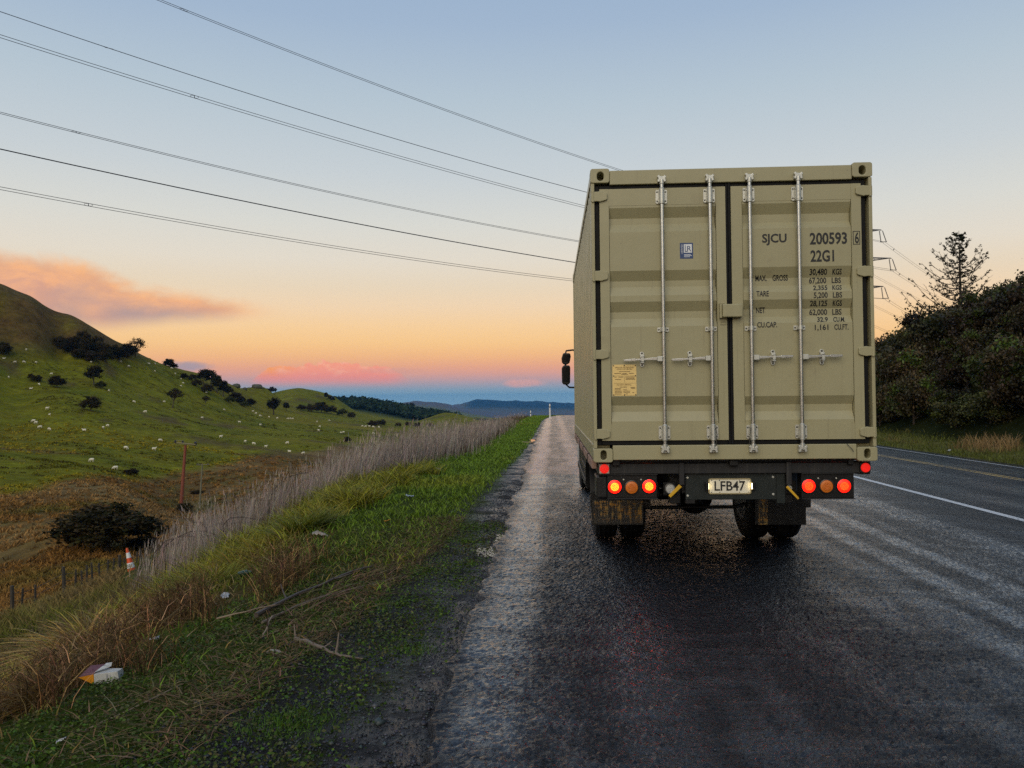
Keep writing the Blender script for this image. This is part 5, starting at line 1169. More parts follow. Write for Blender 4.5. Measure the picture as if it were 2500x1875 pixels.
for px, py, w, kd in ((148, 848, 36, 'brown_bush'), (165, 862, 40, 'dark_bush'), (185, 850, 40, 'brown_bush'), (196, 876, 40, 'dark_bush2'), (215, 862, 44, 'dark_bush'), (228, 884, 42, 'dark_bush2'), (248, 868, 44, 'brown_bush'), (258, 884, 40, 'dark_bush'), (276, 870, 44, 'dark_bush2'), (292, 880, 40, 'dark_bush'), (308, 872, 42, 'dark_bush'), (322, 866, 34, 'dark_bush2'), (205, 835, 36, 'brown_bush'), (235, 848, 36, 'brown_bush')):
    plant_px(kd, 'hill_shrub', px, py, w, scr, 'shrub', GH, 1.0)
plant_px('airy_tree', 'hill_tree', 331, 868, 46, 'open branched tree at the right end of the hillside scrub clump, against the sky', 'tree', hscale=.9)
plant_px('dark_bush', 'hill_shrub', 6, 866, 40, 'dark shrub on the left hillside at the picture edge', 'shrub', GH)
plant_px('dark_bush', 'hill_shrub', 139, 946, 38, 'round dark bush halfway up the hillside among the sheep', 'shrub', GH)
plant_px('dark_bush2', 'hill_shrub', 90, 932, 26, 'smaller dark bush left of the round hillside bush', 'shrub', GH)
plant_px('brown_bush', 'hill_shrub', 76, 924, 16, 'tiny brown bush left of the two hillside bushes', 'shrub', GH)
plant_px('dark_tree', 'hill_tree', 229, 940, 38, 'dark tree standing in the gully below the scrub clump', 'tree', hscale=.9)
plant_px('olive_bush', 'hill_shrub', 246, 948, 26, 'olive brown bush at the foot of the gully tree', 'shrub', GH)
plant_px('dark_bush', 'hill_shrub', 222, 1003, 46, 'large round bush alone on the lower green slope', 'shrub', GH)
plant_px('lean_tree', 'hill_tree', 421, 996, 36, 'leaning tree with pale trunk on the green slope', 'tree', rot=.2)
plant_px('lean_tree', 'hill_tree', 500, 990, 18, 'thin leaning sapling right of the pale trunked tree', 'tree', rot=.4)
clm = 'dark tree in the clump on the middle of the hill'
for px, py, w, kd in ((412, 896, 26, 'dark_bush'), (424, 900, 20, 'dark_bush2'), (470, 930, 22, 'brown_bush'), (480, 944, 24, 'brown_bush'), (496, 938, 26, 'dark_tree'), (515, 945, 30, 'dark_tree'), (505, 960, 30, 'brown_bush'), (530, 958, 30, 'dark_tree'), (545, 968, 28, 'dark_tree'), (558, 962, 24, 'dark_bush'), (575, 975, 28, 'dark_bush2'), (562, 984, 24, 'olive_bush'), (588, 986, 24, 'dark_bush'), (598, 994, 22, 'olive_bush'), (612, 992, 24, 'dark_bush'), (450, 925, 18, 'dark_bush')):
    plant_px(kd, 'hill_tree', px, py, w, clm, 'tree', 'trees in the clump on the middle of the hill')
plant_px('column_tree', 'hill_tree', 668, 1013, 30, 'tall dense dark tree standing alone at the foot of the hill', 'tree', hscale=.62)
plant_px('dark_tree', 'hill_tree', 699, 1003, 18, 'small tree right of the tall dense dark tree', 'tree', hscale=.8)
for px, py, w, kd in ((760, 1006, 30, 'dark_bush2'), (785, 1008, 34, 'dark_bush'), (808, 1010, 30, 'dark_bush2'), (835, 1016, 26, 'olive_bush'), (858, 1022, 20, 'dark_bush'), (735, 1002, 22, 'dark_bush2')):
    plant_px(kd, 'valley_shrub', px, py, w, 'dark shrub in the row below the far green hill', 'shrub', 'shrubs below the far green hill')
for px, py, w in ((909, 1042, 24), (931, 1040, 24), (972, 1042, 16), (996, 1040, 16), (1020, 1043, 18), (1050, 1042, 16)):
    plant_px('dark_bush2', 'valley_shrub', px, py, w, 'dark bush on the flat beyond the paddock', 'shrub', 'bushes on the flat beyond the paddock')
plant_px('dark_bush', 'valley_shrub', 848, 1080, 18, 'small lone bush at the paddock edge above the dead stalks', 'shrub')
for px, py, w in ((655, 954, 12), (663, 955, 13), (672, 955, 9), (796, 966, 12), (812, 973, 11), (805, 972, 10)):
    plant_px('dark_tree', 'ridge_tree', px, py, w, 'tiny tree on the skyline of the far green hill', 'tree', 'trees on the far green hill', y=560)
big = on_ground(262, 1345)
plant('dark_bush', 'gorse_bush', big, 6.0, 'big dark bush on the brown flat left of the leaning cone', 'shrub', hscale=.58)
plant_px('dark_bush2', 'gorse_bush', 345, 1340, 80, 'low dark bush right of the biggest dark bush', 'shrub', hscale=.6)
plant_px('dark_bush', 'gorse_bush', 452, 1252, 40, 'dark purple brown bush at the foot of the red utility pole', 'shrub', hscale=.8)
plant_px('brown_bush', 'gorse_bush', 322, 1160, 36, 'brown bush at the edge of the green paddock', 'shrub', hscale=.6)
plant_px('brown_bush', 'gorse_bush', 480, 1205, 30, 'low brown bush beyond the red utility pole', 'shrub', hscale=.4)
# wooded ridge: trees one can pick out on the skyline, the rest as one wood
r = np.random.default_rng(77)
for px, top, w in ((828, 968, 12), (838, 966, 18), (850, 972, 12), (865, 968, 16), (876, 972, 14), (887, 976, 14), (900, 975, 18), (918, 973, 16), (930, 980, 14), (945, 984, 12), (957, 982, 14), (980, 985, 12), (1005, 984, 15), (1023, 993, 18), (1040, 998, 12), (1056, 1000, 12)):
    Yt = 1000+r.uniform(-20, 20); p = at_Y(px, top, Yt); gzz = gz(p[0], p[1]); h = max(p[2]-gzz, 5); wm = w*Yt/F_PX
    cr_, tr_, w0, h0 = KIND['dark_tree']; plant('dark_tree', 'ridge_tree', (p[0], p[1], gzz), wm, 'dark tree on the skyline of the wooded ridge', 'tree', 'trees along the wooded ridge', hscale=h/(h0*wm/w0))
vb = VB(); n = 2600; Y = r.uniform(780, 1090, n); th = r.uniform(-.29, -.12, n); X = th*Y
for i in range(0, n):
    k = 8; s = r.uniform(2.5, 5); P = np.array([X[i], Y[i], 0])+r.normal(size=(k, 3))*np.array([s*.45, s*.45, s*.4]); P[:, 2] = P[:, 2]+s*.6
    vb.add(*cards(P, s*.75, jitter(np.array([.018, .030, .013])*r.uniform(.6, 1.5), k, .25, i), seed=i, flat=.3))
me = vb.mesh('ridge_wood'); co = np.empty(len(me.vertices)*3, np.float32); me.vertices.foreach_get('co', co); co = co.reshape(-1, 3); co[:, 2] += np.repeat(ground_z(X, Y), 32); me.vertices.foreach_set('co', co.ravel()); me.update()
stuff('ridge_wood', me, M_leaf_far, 'dark wood covering the distant ridge', 'wood')

# --- scrub on the bank right of the road
r = np.random.default_rng(88); cnt = 0; spots = []
for _ in range(4000):
    Y = 20*math.exp(r.uniform(0, 1)*math.log(130/20)); Xc = r.uniform(17.4, 41); X = Xc+float(bend(Y))
    if X/Y > .80 or X/Y < .33: continue
    d = 1.15 if Xc < 26 else 1.6
    if any((X-a)**2+(Y-b_)**2 < d*d for a, b_ in spots): continue
    spots.append((X, Y)); cnt += 1
    if cnt >= 290: break
for X, Y in spots:
    Xc = X-float(bend(Y)); w = r.uniform(2.2, 3.6) if Xc > 19 else r.uniform(1.8, 2.6)
    brn = vnoise(X/6, Y/6, 131, 2) > .12
    kd = 'scrub3' if brn else 'scrub%d' % r.choice([0, 1, 1, 2, 2, 4])
    look = {'scrub0': 'glossy mid green', 'scrub1': 'dark green', 'scrub2': 'dark olive', 'scrub3': 'rusty brown', 'scrub4': 'yellowish green'}[kd]
    where = 'at the foot of the scrub bank' if Xc < 19.5 else ('low on the scrub bank' if Xc < 24 else ('high on the scrub bank' if Xc < 30 else 'along the top of the scrub bank'))
    where += ', nearer the right picture edge' if X/Y > .5 else ', nearer the container'
    plant(kd, 'scrub_shrub', (X, Y, gz(X, Y)), w, look+' shrub '+where, 'shrub', 'scrub on the bank across the road', hscale=r.uniform(.85, 1.35), sink=.25)

# ------------------------------------------------------------------ sparse conifer on the right bank
def conifer(px, py_top, Y, label):
    p = at_Y(px, py_top, Y); zb = gz(p[0], p[1])-.2; H = p[2]-zb; rr = random.Random(4)
    t = thing('pine_tree', label, 'tree', (p[0], p[1], zb)); x0, y0 = p[0], p[1]
    mb = MB(); mb.tube([(x0, y0, zb), (x0+.03, y0, zb+H*.4), (x0, y0, zb+H*.8), (x0, y0, zb+H)], [.16, .11, .05, .012], 8); mb.build('trunk', M_bark, t)
    lb = MB(); ndl = VB(); tips = []
    levels = []
    z = .30
    while z < .97: levels.append(z); z += .028+.030*(1-z)
    for lv in levels:
        nb = 5 if lv < .8 else 4; ph = rr.uniform(0, 6.28)
        for b in range(nb):
            a = ph+2*math.pi*b/nb+rr.uniform(-.3, .3)
            env = np.interp(lv, [.30, .45, .60, .72, .80, .90, 1.0], [3.2, 2.7, 2.1, 1.9, 1.0, .75, .15])
            ln = env*rr.choice((.35, .5, .65, .8, 1.0, 1.25)); rise = .25+.35*rr.random()
            pts = []; n = 6
            for i in range(n+1):
                s = i/n; rad_ = ln*s; zz = zb+H*lv-.10*ln*math.sin(s*3.1)*1.2+ln*rise*s*s*1.25
                pts.append((x0+rad_*math.cos(a), y0+rad_*math.sin(a), zz))
            lb.tube(pts, [.042*(1-.72*i/n)*min(1, .4+ln*.4) for i in range(n+1)], 4)
            for i in range(2, n+1):
                for k in range(3):
                    q0 = np.array(pts[i])-(np.array(pts[i])-np.array(pts[i-1]))*rr.random(); l2 = rr.uniform(.12, .42)*min(1, ln*.6); a2 = a+rr.choice((-1, 1))*rr.uniform(.5, 1.2)
                    q1 = q0+np.array([math.cos(a2)*l2, math.sin(a2)*l2, l2*rr.uniform(.4, 1.1)])
                    lb.tube([q0, (q0+q1)/2-np.array([0, 0, .02]), q1], [.011, .009, .006], 3, caps=False); tips.append(q1)
            tips += [np.array(pts[-1])]*2+[np.array(pts[-2])]
    lb.build('branches', M_bark, t)
    r = np.random.default_rng(3); tips = np.array(tips); keep = r.uniform(size=len(tips)) < .34; tips = tips[keep]; k = 7
    P = np.repeat(tips, k, 0)+r.normal(0, .045, (len(tips)*k, 3)); V, Q, T, Cc = cards(P-np.array([x0, y0, zb]), .075, jitter((.020, .024, .010), len(P), .3, 5), seed=9, aspect=2.2)
    ndl.add(V, Q, T, Cc); link('needles', ndl.mesh('needles'), M_leaf_far, t)
    # denser foliage low down and a long low bough to the left
    P = np.array([0, 0, H*.30])+r.normal(size=(1500, 3))*np.array([.8, .8, H*.08]); V, Q, T, Cc = cards(P, .13, jitter((.022, .030, .010), len(P), .35, 6), seed=19); nn = VB(); nn.add(V, Q, T, Cc); link('low_foliage', nn.mesh('low_foliage'), M_leaf_far, t)
    bl = MB(); tips2 = []
    for (az_, ln, lv, ri) in ((3.25, 4.4, .16, .42), (3.05, 3.9, .22, .36), (3.4, 3.2, .26, .5), (2.95, 4.3, .10, .55), (3.6, 2.6, .3, .45)):
        pts = []
        for i in range(9):
            s = i/8; pts.append((x0+ln*s*math.cos(az_), y0+ln*s*math.sin(az_), zb+H*lv+ln*ri*s**1.6))
        bl.tube(pts, [.055*(1-.8*i/8) for i in range(9)], 5)
        for i in range(2, 9):
            for k in range(5):
                q0 = np.array(pts[i])-(np.array(pts[i])-np.array(pts[i-1]))*rr.random(); l2 = rr.uniform(.2, .6); a2 = az_+rr.choice((-1, 1))*rr.uniform(.3, 1.3)
                q1 = q0+np.array([math.cos(a2)*l2*.7, math.sin(a2)*l2*.7, l2*rr.uniform(.5, 1.1)]); bl.tube([q0, (q0+q1)/2-np.array([0, 0, .03]), q1], [.014, .011, .007], 3, caps=False); tips2 += [q1]
        tips2 += [np.array(pts[-1])]*3
    bl.build('low_boughs', M_bark, t)
    tips2 = np.array(tips2); tips2 = tips2[r.uniform(size=len(tips2)) < .4]; P = np.repeat(tips2, 9, 0)+r.normal(0, .055, (len(tips2)*9, 3)); V, Q, T, Cc = cards(P-np.array([x0, y0, zb]), .085, jitter((.022, .024, .010), len(P), .3, 7), seed=29, aspect=2); nn = VB(); nn.add(V, Q, T, Cc); link('bough_needles', nn.mesh('bough_needles'), M_leaf_far, t)
conifer(2341, 563, 60, 'tall sparse conifer with upturned bare branches rising above the scrub on the right')

# ------------------------------------------------------------------ lattice pylon and its twin cables
M_galv = mat('pylon_steel', (.10, .10, .105), .6, metal=.3, var=.2); M_wire = mat('cable_aluminium', (.045, .045, .05), .5, metal=.3); M_ins = mat('insulator_glass', (.10, .10, .10), .4)
PY = 170.0
ARM = {'top': (2151, 561, 1990-8), 'mid': (2175, 630, 1957), 'low': (2156, 699, 1990)}
cx = at_Y(2072, 700, PY)[0]; zbase = gz(cx, PY)
PYL = thing('lattice_pylon', 'steel lattice power pylon behind the container, its three right arms showing', 'pylon', (cx, PY, zbase))
ztop = at_Y(2072, 520, PY)[2]; zw = at_Y(2072, 720, PY)[2]
def leg_xy(z):
    return float(np.interp(z, [zbase, zw-4, ztop], [4.0, 1.2, .45]))
for sx_, sy_ in ((1, 1), (1, -1), (-1, 1), (-1, -1)):
    zs = [zbase-.3, zw-4, ztop]; MB().tube([(cx+sx_*leg_xy(max(z, zbase)), PY+sy_*leg_xy(max(z, zbase)), z) for z in zs], .11, 4).build('leg', M_galv, PYL)
zs = list(np.linspace(zbase+.5, ztop, 19))
for a, b_ in zip(zs[:-1], zs[1:]):
    mb = MB(); ha, hb = leg_xy(a), leg_xy(b_)
    for sg in (1, -1):
        mb.tube([(cx-ha, PY+sg*ha, a), (cx+hb, PY+sg*hb, b_)], .05, 3); mb.tube([(cx+ha, PY+sg*ha, a), (cx-hb, PY+sg*hb, b_)], .05, 3)
        mb.tube([(cx+sg*ha, PY-ha, a), (cx+sg*hb, PY+hb, b_)], .05, 3); mb.tube([(cx+sg*ha, PY+ha, a), (cx+sg*hb, PY-hb, b_)], .05, 3)
    mb.build('brace_bay', M_galv, PYL)
INS = {}
for nm, (pxr, py, pxl) in ARM.items():
    for sd, px in (('R', pxr), ('L', pxl)):
        tip = at_Y(px, py, PY); h = leg_xy(tip[2]); sg = 1 if sd == 'R' else -1; mb = MB(); hh = .9
        root = [(cx+sg*h, PY+s*h, tip[2]+dz) for s in (1, -1) for dz in (.25, -hh)]
        for q in root: mb.tube([q, tuple(tip)], .075, 4)
        n = 5
        for i in range(1, n+1):
            f0, f1 = (i-1)/n, i/n
            for s in (0, 2):
                a = np.array(root[s])*(1-f0)+tip*f0; b_ = np.array(root[s+1])*(1-f1)+tip*f1; c_ = np.array(root[s+1])*(1-f0)+tip*f0; mb.tube([a, b_], .04, 3); mb.tube([a, c_], .04, 3)
        mb.build('cross_arm', M_galv, PYL)
        low = at_Y(px+6.3, py+30.5, PY)
        mb = MB()
        for dx in (-.55, .55):
            pts = [tip+np.array([dx*.6, 0, -.35]), low+np.array([dx, 0, .1])]; m_ = 12
            for i in range(m_):
                q = pts[0]*(1-(i+.5)/m_)+pts[1]*((i+.5)/m_); mb.lathe(q, 2, [(-.08, .05), (-.03, .12), (.03, .12), (.08, .05)], 6)
            mb.tube(pts, .05, 4)
        mb.tube([low+np.array([-.7, 0, .1]), low+np.array([.7, 0, .1])], .06, 4); mb.tube([tip+np.array([-.4, 0, -.35]), tip, tip+np.array([.4, 0, -.35])], .05, 4)
        mb.build('insulator_string', M_ins, PYL); INS[nm+sd] = low
# incoming spans: plan direction shared; heights fitted to the photograph
WIRE = {  # bundle: pylon end, pixels along it
 1: ('topR', ((449.6, 27), (900, 194.8), (1469, 403))), 2: ('topL', ((0, 32), (700, 254), (900, 315.6), (1432, 474))), 3: ('midR', ((0, 91.5), (700, 300.5), (900, 359), (1426, 508))),
 4: ('midL', ((0, 279.4), (700, 441.2), (900, 486), (1410, 594))), 5: ('lowR', ((0, 367), (700, 508.7), (900, 549), (1402, 643.8))), 6: ('lowL', ((0, 462.5), (700, 580.7), (900, 613.5), (1396, 687.3)))}
DIRX, DIRY = -119.0, -90.0; dl = math.hypot(DIRX, DIRY); ux, uy = DIRX/dl, DIRY/dl
nth = ('highest', 'second highest', 'third highest', 'fourth highest', 'second lowest', 'lowest')
def bundle(pts, label, spacers, tilt):
    o = thing('power_cable', label, 'power cable', tuple(pts[0]), 'twin overhead power cables')
    perp = np.array([uy, -ux, 0]); sep = perp*.21*math.cos(tilt)+np.array([0, 0, 1])*.21*math.sin(tilt)
    for s in (-1, 1): MB().tube([p+s*sep for p in pts], .030, 4).build('conductor', M_wire, o)
    for q in spacers:
        mb = MB(); mb.tube([q-sep*1.1, q+sep*1.1], .04, 4); th_ = np.array([ux, uy, 0]); mb.tube([q+sep*.9*math.cos(a)+th_*.45*math.sin(a) for a in np.linspace(0, 6.283, 13)], .022, 4); mb.build('spacer', M_wire, o)
for i, (end, obs) in WIRE.items():
    A = INS[end]; S = [0.0]; Zs = [A[2]]
    for px, py in obs:
        d = ray(px, py); k = (A[0]*uy-A[1]*ux)/(d[0]*uy-d[1]*ux); q = d*k; S.append((q[0]-A[0])*ux+(q[1]-A[1])*uy); Zs.append(q[2]+CAM_H)
    S, Zs = np.array(S), np.array(Zs); co = np.linalg.lstsq(np.stack([S, S*S], 1), Zs-A[2], rcond=None)[0]
    ss_ = np.linspace(0, 215, 44); pts = [np.array([A[0]+ux*s, A[1]+uy*s, A[2]+co[0]*s+co[1]*s*s]) for s in ss_]
    spx = {1: 449.6, 2: 266, 3: 475, 4: 186, 5: 435, 6: 216}[i]; s0 = float(np.interp(-spx, -np.array([o_[0] for o_ in obs][::-1]), S[1:][::-1])) if False else None
    d = ray(spx, 300); k = (A[0]*uy-A[1]*ux)/(d[0]*uy-d[1]*ux); s0 = (d[0]*k-A[0])*ux+(d[1]*k-A[1])*uy
    bundle(pts, 'twin power cable, the %s of six crossing the sky at left' % nth[i-1], [np.array([A[0]+ux*s0, A[1]+uy*s0, A[2]+co[0]*s0+co[1]*s0*s0])], {1: .9, 2: .45, 3: 1.1, 4: .7, 5: .4, 6: 1.0}[i])
# outgoing spans to the right, sinking behind the scrub
OUT = {'topR': (2310, 698), 'midR': (2282, 722), 'lowR': (2231, 769.5), 'topL': (2243, 731), 'midL': (2238, 796), 'lowL': (2180, 816)}
lab = {'topR': 'highest twin cable running right from the pylon arm tips', 'midR': 'twin cable running right from the middle pylon arm', 'lowR': 'twin cable running right from the lowest pylon arm', 'topL': 'twin cable leaving right from the hidden far top arm', 'midL': 'twin cable leaving right from the hidden far middle arm', 'lowL': 'lowest twin cable right of the container edge'}
ux, uy = .55, .835
for end, (px, py) in OUT.items():
    A = INS[end]; d = ray(px, py); k = (A[0]*uy-A[1]*ux)/(d[0]*uy-d[1]*ux)
    if k < 0 or k*d[1] < A[1]: k = (A[1]+25)/d[1]
    q = d*k; q[2] += CAM_H; v = q-A; pts = [A+v*s+np.array([0, 0, -.9*(s-s*s)]) for s in np.linspace(0, 2.2, 14)]
    bundle(pts, lab[end], [A+v*.12], 1.0)

# ------------------------------------------------------------------ utility poles in the valley
M_red = mat('red_stained_pole', (.20, .050, .024), .7, var=.3, scale=5, bump=.3, bscale=30); M_pw = mat('pale_band', (.52, .52, .46), .7); M_arm = mat('weathered_arm', (.16, .14, .06), .7, var=.3); M_cer = mat('dark_insulator', (.03, .025, .03), .4)
pb = on_ground(441, 1250); YP = pb[1]; tp = at_Y(453, 1086, YP); ax = tp-pb
UP = thing('utility_pole', 'leaning red brown wooden utility pole with crossarm and pale base band', 'utility pole', tuple(pb))
def al(f): return pb+ax*f
MB().tube([al(.09), al(.5), al(1.0)], [.22, .19, .15], 12).build('pole', M_red, UP, smooth=True)
MB().tube([pb+np.array([0, 0, -.2])-ax*.0, al(.09)], [.225, .225], 12).build('base_band', M_pw, UP, smooth=True)
aL, aR = at_Y(427, 1081, YP), at_Y(483, 1085, YP); aR[1] -= .6
MB().tube([aL, aR], .11, 6).build('crossarm', M_arm, UP); MB().tube([at_Y(426, 1076, YP+.5), at_Y(445, 1076.5, YP+.5)], .05, 6).build('crossarm', M_arm, UP)
for a, b_ in (((458, 1096), (463, 1090)), ((450, 1095), (446, 1090))): MB().tube([at_Y(*a, YP-.15), at_Y(*b_, YP-.15)], .03, 5).build('brace', M_arm, UP)
for px, py, s in ((428, 1079, 1), (446, 1080, 1), (477, 1085, 1.5)): MB().lathe(at_Y(px, py, YP-.1), 2, [(-.10*s, .06*s), (-.02, .16*s), (.05, .10*s), (.16*s, .12*s), (.22*s, .04)], 10).build('insulator', M_cer, UP, smooth=True)
pb2 = on_ground(487, 1238); t2 = at_Y(494, 1132, pb2[1]); M_grey = mat('grey_pole', (.17, .16, .10), .7, var=.3)
UP2 = thing('utility_pole', 'thin grey olive utility pole right of the red pole', 'utility pole', tuple(pb2))
MB().tube([pb2-np.array([0, 0, .2]), t2], [.12, .08], 10).build('pole', M_grey, UP2, smooth=True); q = t2-(t2-pb2)*.03
MB().tube([q+np.array([-.75, 0, 0]), q+np.array([.95, 0, .05])], .05, 6).build('crossarm', M_grey, UP2)
for dx in (-.6, .75): MB().lathe(q+np.array([dx, 0, .08]), 2, [(-.05, .04), (.02, .1), (.10, .05)], 8).build('insulator', M_cer, UP2)

# ------------------------------------------------------------------ fence posts on the bank foot
M_post = mat('old_fence_post', (.045, .038, .028), .85, var=.4, scale=10, bump=.4, bscale=40)
rr = random.Random(9); posts = ((30, 1585), (52, 1556), (86, 1520), (158, 1480), (184, 1472), (200, 1462), (212, 1456), (226, 1450), (244, 1440), (261, 1432), (276, 1424), (290, 1412), (305, 1402), (333, 1392), (345, 1384), (357, 1376))
ptop = []
for i, (px, py) in enumerate(posts):
    Yp = float(np.interp(px, [0, 85, 183, 357, 400], [29, 31, 33.5, 39.5, 41])); p = at_Y(px, py, Yp); zb = gz(p[0], p[1]); h = rr.uniform(.95, 1.2); big = i in (0, 3, 11, 14)
    r_ = .075 if big else .045; ln = rr.uniform(-.08, .08)
    o = MB(); o.tube([(p[0], Yp, zb-.2), (p[0]+ln*.5, Yp, zb+h*.5), (p[0]+ln, Yp, zb+h*(1.12 if big else 1))], [r_, r_, r_*.9], 7)
    ob = o.build('fence_post', M_post); ob['label'] = 'dark weathered fence post in the row left of the leaning cone' if not big else 'stout dark fence post in the row below the bank'; ob['category'] = 'fence post'; ob['group'] = 'fence posts below the bank'
    ptop.append((p[0]+ln*.8, Yp-r_, zb+h))
for dz in (.15, .45):
    ob = MB().tube([(a, b_, c_-dz) for a, b_, c_ in ptop], .008, 4).build('fence_wire', M_wire); tag(ob, 'upper wire of the old fence below the bank' if dz < .3 else 'lower wire of the old fence below the bank', 'wire')

# ------------------------------------------------------------------ traffic cone
pc = at_Y(326, 1412, 25.0); ptp = at_Y(309.5, 1338, 25.0)
axv = Vector(ptp-pc); Hc = .98; k = Hc/axv.length
M_or = mat('cone_orange', (.62, .075, .012), .5, var=.12, scale=12); M_wh = mat('cone_white', (.66, .67, .64), .45, var=.1, scale=15)
pc = ptp-(ptp-pc)/np.linalg.norm(ptp-pc)*Hc
CON = thing('traffic_cone', 'orange traffic cone with two white bands leaning among dead stems at the bank foot', 'traffic cone', tuple(pc)); ROOT[CON.name] = np.zeros(3)
CON.rotation_euler = Vector((0, 0, 1)).rotation_difference(axv).to_euler()
def cr(z): return .150-.118*z/Hc
def band(nm, a, b_, m_, extra=0): MB().lathe((0, 0, 0), 2, [(a, cr(a)+extra), (b_, cr(b_)+extra)], 24).build(nm, m_, CON, smooth=True)
band('cone_body', .03, .98, M_or); band('white_band', .33, .50, M_wh, .004); band('white_band', .66, .83, M_wh, .004)
MB().box(-.21, .21, -.21, .21, -.01, .035).build('base', M_or, CON, bevel=.01)
me = text_mesh('X01', .02); co = np.array([v.co[:] for v in me.vertices]); mn, mx = co.min(0), co.max(0)
for v_, c0 in zip(me.vertices, co):
    a = ((c0[0]-mn[0])/(mx[0]-mn[0])-.5)*1.6; z = .365+.10*(c0[1]-mn[1])/(mx[1]-mn[1]); rr_ = cr(z)+.006; v_.co = (rr_*math.sin(a), -rr_*math.cos(a), z)
link('lettering', me, M_print, CON)

# ------------------------------------------------------------------ white edge marker posts
M_mark = mat('marker_post_white', (.70, .70, .66), .5, var=.06)
for i, (px, Y, Xo, lab) in enumerate(((1342.5, 65, 0, 'white road edge marker post nearest the truck, at the road crest'), (1295.6, 74, 0, 'farther left thin white edge marker post on the verge'))):
    base = at_Y(px, 1016 if i == 0 else 1024, Y); zb = gz(base[0], Y); tpz = at_Y(px, 986 if i == 0 else 1002.5, Y)[2]; w = .11 if i == 0 else .09
    t = thing('marker_post', lab, 'marker post', (base[0], Y, zb), 'edge marker posts')
    MB().prism([(base[0]-w/2, zb-.1), (base[0]+w/2, zb-.1), (base[0]+w/2, tpz-.05), (base[0]+w/4, tpz), (base[0]-w/4, tpz), (base[0]-w/2, tpz-.05)], 1, Y-.02, Y+.02).build('post', M_mark, t, bevel=.004)
    MB().box(base[0]-w/2-.003, base[0]+w/2+.003, Y-.024, Y+.024, tpz-.30, tpz-.20).build('band', M_bolt, t)

# ------------------------------------------------------------------ sheep
def sheep_mesh(seed, pose):
    rr = random.Random(seed); bm = bmesh.new()
    def ell(c, r, rot=0):
        m_ = Matrix.Translation(c) @ Matrix.Rotation(rot, 4, 'Y') @ Matrix.Diagonal((*r, 1)); bmesh.ops.create_icosphere(bm, subdivisions=3, radius=1, matrix=m_)
    lying = pose == 'lie'; zb = .42 if lying else .66
    ell((0, 0, zb), (.52, .27, .29)); ell((-.28, 0, zb+.02), (.28, .25, .27)); ell((.26, 0, zb-.01), (.28, .24, .27))
    if pose == 'graze': ell((.55, 0, zb-.08), (.20, .12, .15), .6); ell((.68, 0, zb-.30), (.10, .085, .20), -.35); ell((.76, 0, zb-.50), (.075, .065, .13), -.5); ear = (.66, zb-.28)
    else: ell((.52, 0, zb+.14), (.16, .12, .22), .5); ell((.66, 0, zb+.34), (.17, .085, .10), .45); ear = (.58, zb+.40)
    for s in (-1, 1): ell((ear[0], s*.12, ear[1]), (.035, .075, .03))
    if not lying:
        for x in (-.36, .34):
            for s in (-.13, .13): ell((x+rr.uniform(-.04, .04), s, .24), (.055, .05, .28)); ell((x, s, .44), (.10, .08, .15))
    else: ell((.30, .14, .16), (.2, .08, .1)); ell((-.3, .16, .18), (.22, .1, .12))
    me = bpy.data.meshes.new('sheep'); bm.to_mesh(me); bm.free()
    o = bpy.data.objects.new('tmp', me); C.objects.link(o); md = o.modifiers.new('r', 'REMESH'); md.mode = 'VOXEL'; md.voxel_size = .035
    sm = o.modifiers.new('s', 'SMOOTH'); sm.iterations = 3
    dg = bpy.context.evaluated_depsgraph_get(); dg.update(); me2 = bpy.data.meshes.new_from_object(o.evaluated_get(dg)); bpy.data.objects.remove(o)
    for p in me2.polygons: p.use_smooth = True
    me2.materials.clear(); me2.materials.append(M_wool); return me2
M_wool = mat('sheep_wool', (.66, .62, .48), .9, var=.12, scale=9, bump=.5, bscale=40, dirt=(.36, .30, .18), dirt_amt=.4)
SM = [sheep_mesh(1, 'graze'), sheep_mesh(2, 'graze'), sheep_mesh(3, 'stand'), sheep_mesh(4, 'lie')]
SHEEP = [  # pixel x, y (feet), then what tells the flock apart
 ((64, 856), (37, 886), (58, 886), (88, 887), (21, 923), (126, 915), (95, 941), (75, 951), (9, 877), (222, 886)), 'white sheep grazing high on the left hillside below the bracken',
 ((295, 885), (314, 896), (364, 889), (379, 890), (378, 908), (428, 914), (419, 901), (442, 927), (447, 937), (442, 944), (504, 954), (503, 960), (266, 956)), 'tiny white sheep on the upper slope below the hill skyline',
 ((115, 1000), (121, 1015), (82, 1031), (88, 1035), (98, 1046), (120, 1051), (206, 1052), (252, 1047), (263, 1042)), 'white sheep grazing on the lower left paddock slope',
 ((327, 983), (355, 1008), (401, 983), (494, 1022), (547, 1002), (585, 1033), (539, 1069)), 'white sheep spread across the middle of the green slope',
 ((618, 1006), (625, 1011), (635, 1017), (657, 1020), (677, 1023), (703, 1024), (715, 1024), (709, 1024), (636, 1039)), 'small white sheep near the tall dark tree at the hill foot',
 ((599, 1080), (619, 1086), (649, 1093), (702, 1084), (707, 1104), (741, 1109)), 'white sheep in the paddock right of the utility pole top',
 ((774, 1031), (804, 1028), (781, 1043), (778, 1053), (833, 1058), (839, 1057), (912, 1060), (885, 1042), (893, 1043), (902, 1043), (911, 1044), (925, 1045)), 'tiny white sheep on the far right paddock above the dead stalks',
 ((391, 1078),), 'white sheep directly left of the utility pole crossarm', ((376, 1100),), 'white sheep on the brown patch left of the utility pole', ((307, 1097),), 'white sheep left of the brown patch, broadside to the road',
 ((224, 1128),), 'white sheep alone low on the paddock, far left of the pole', ((282, 1147),), 'nearest white sheep, beside brown rushes at the paddock edge']
rr = random.Random(12)
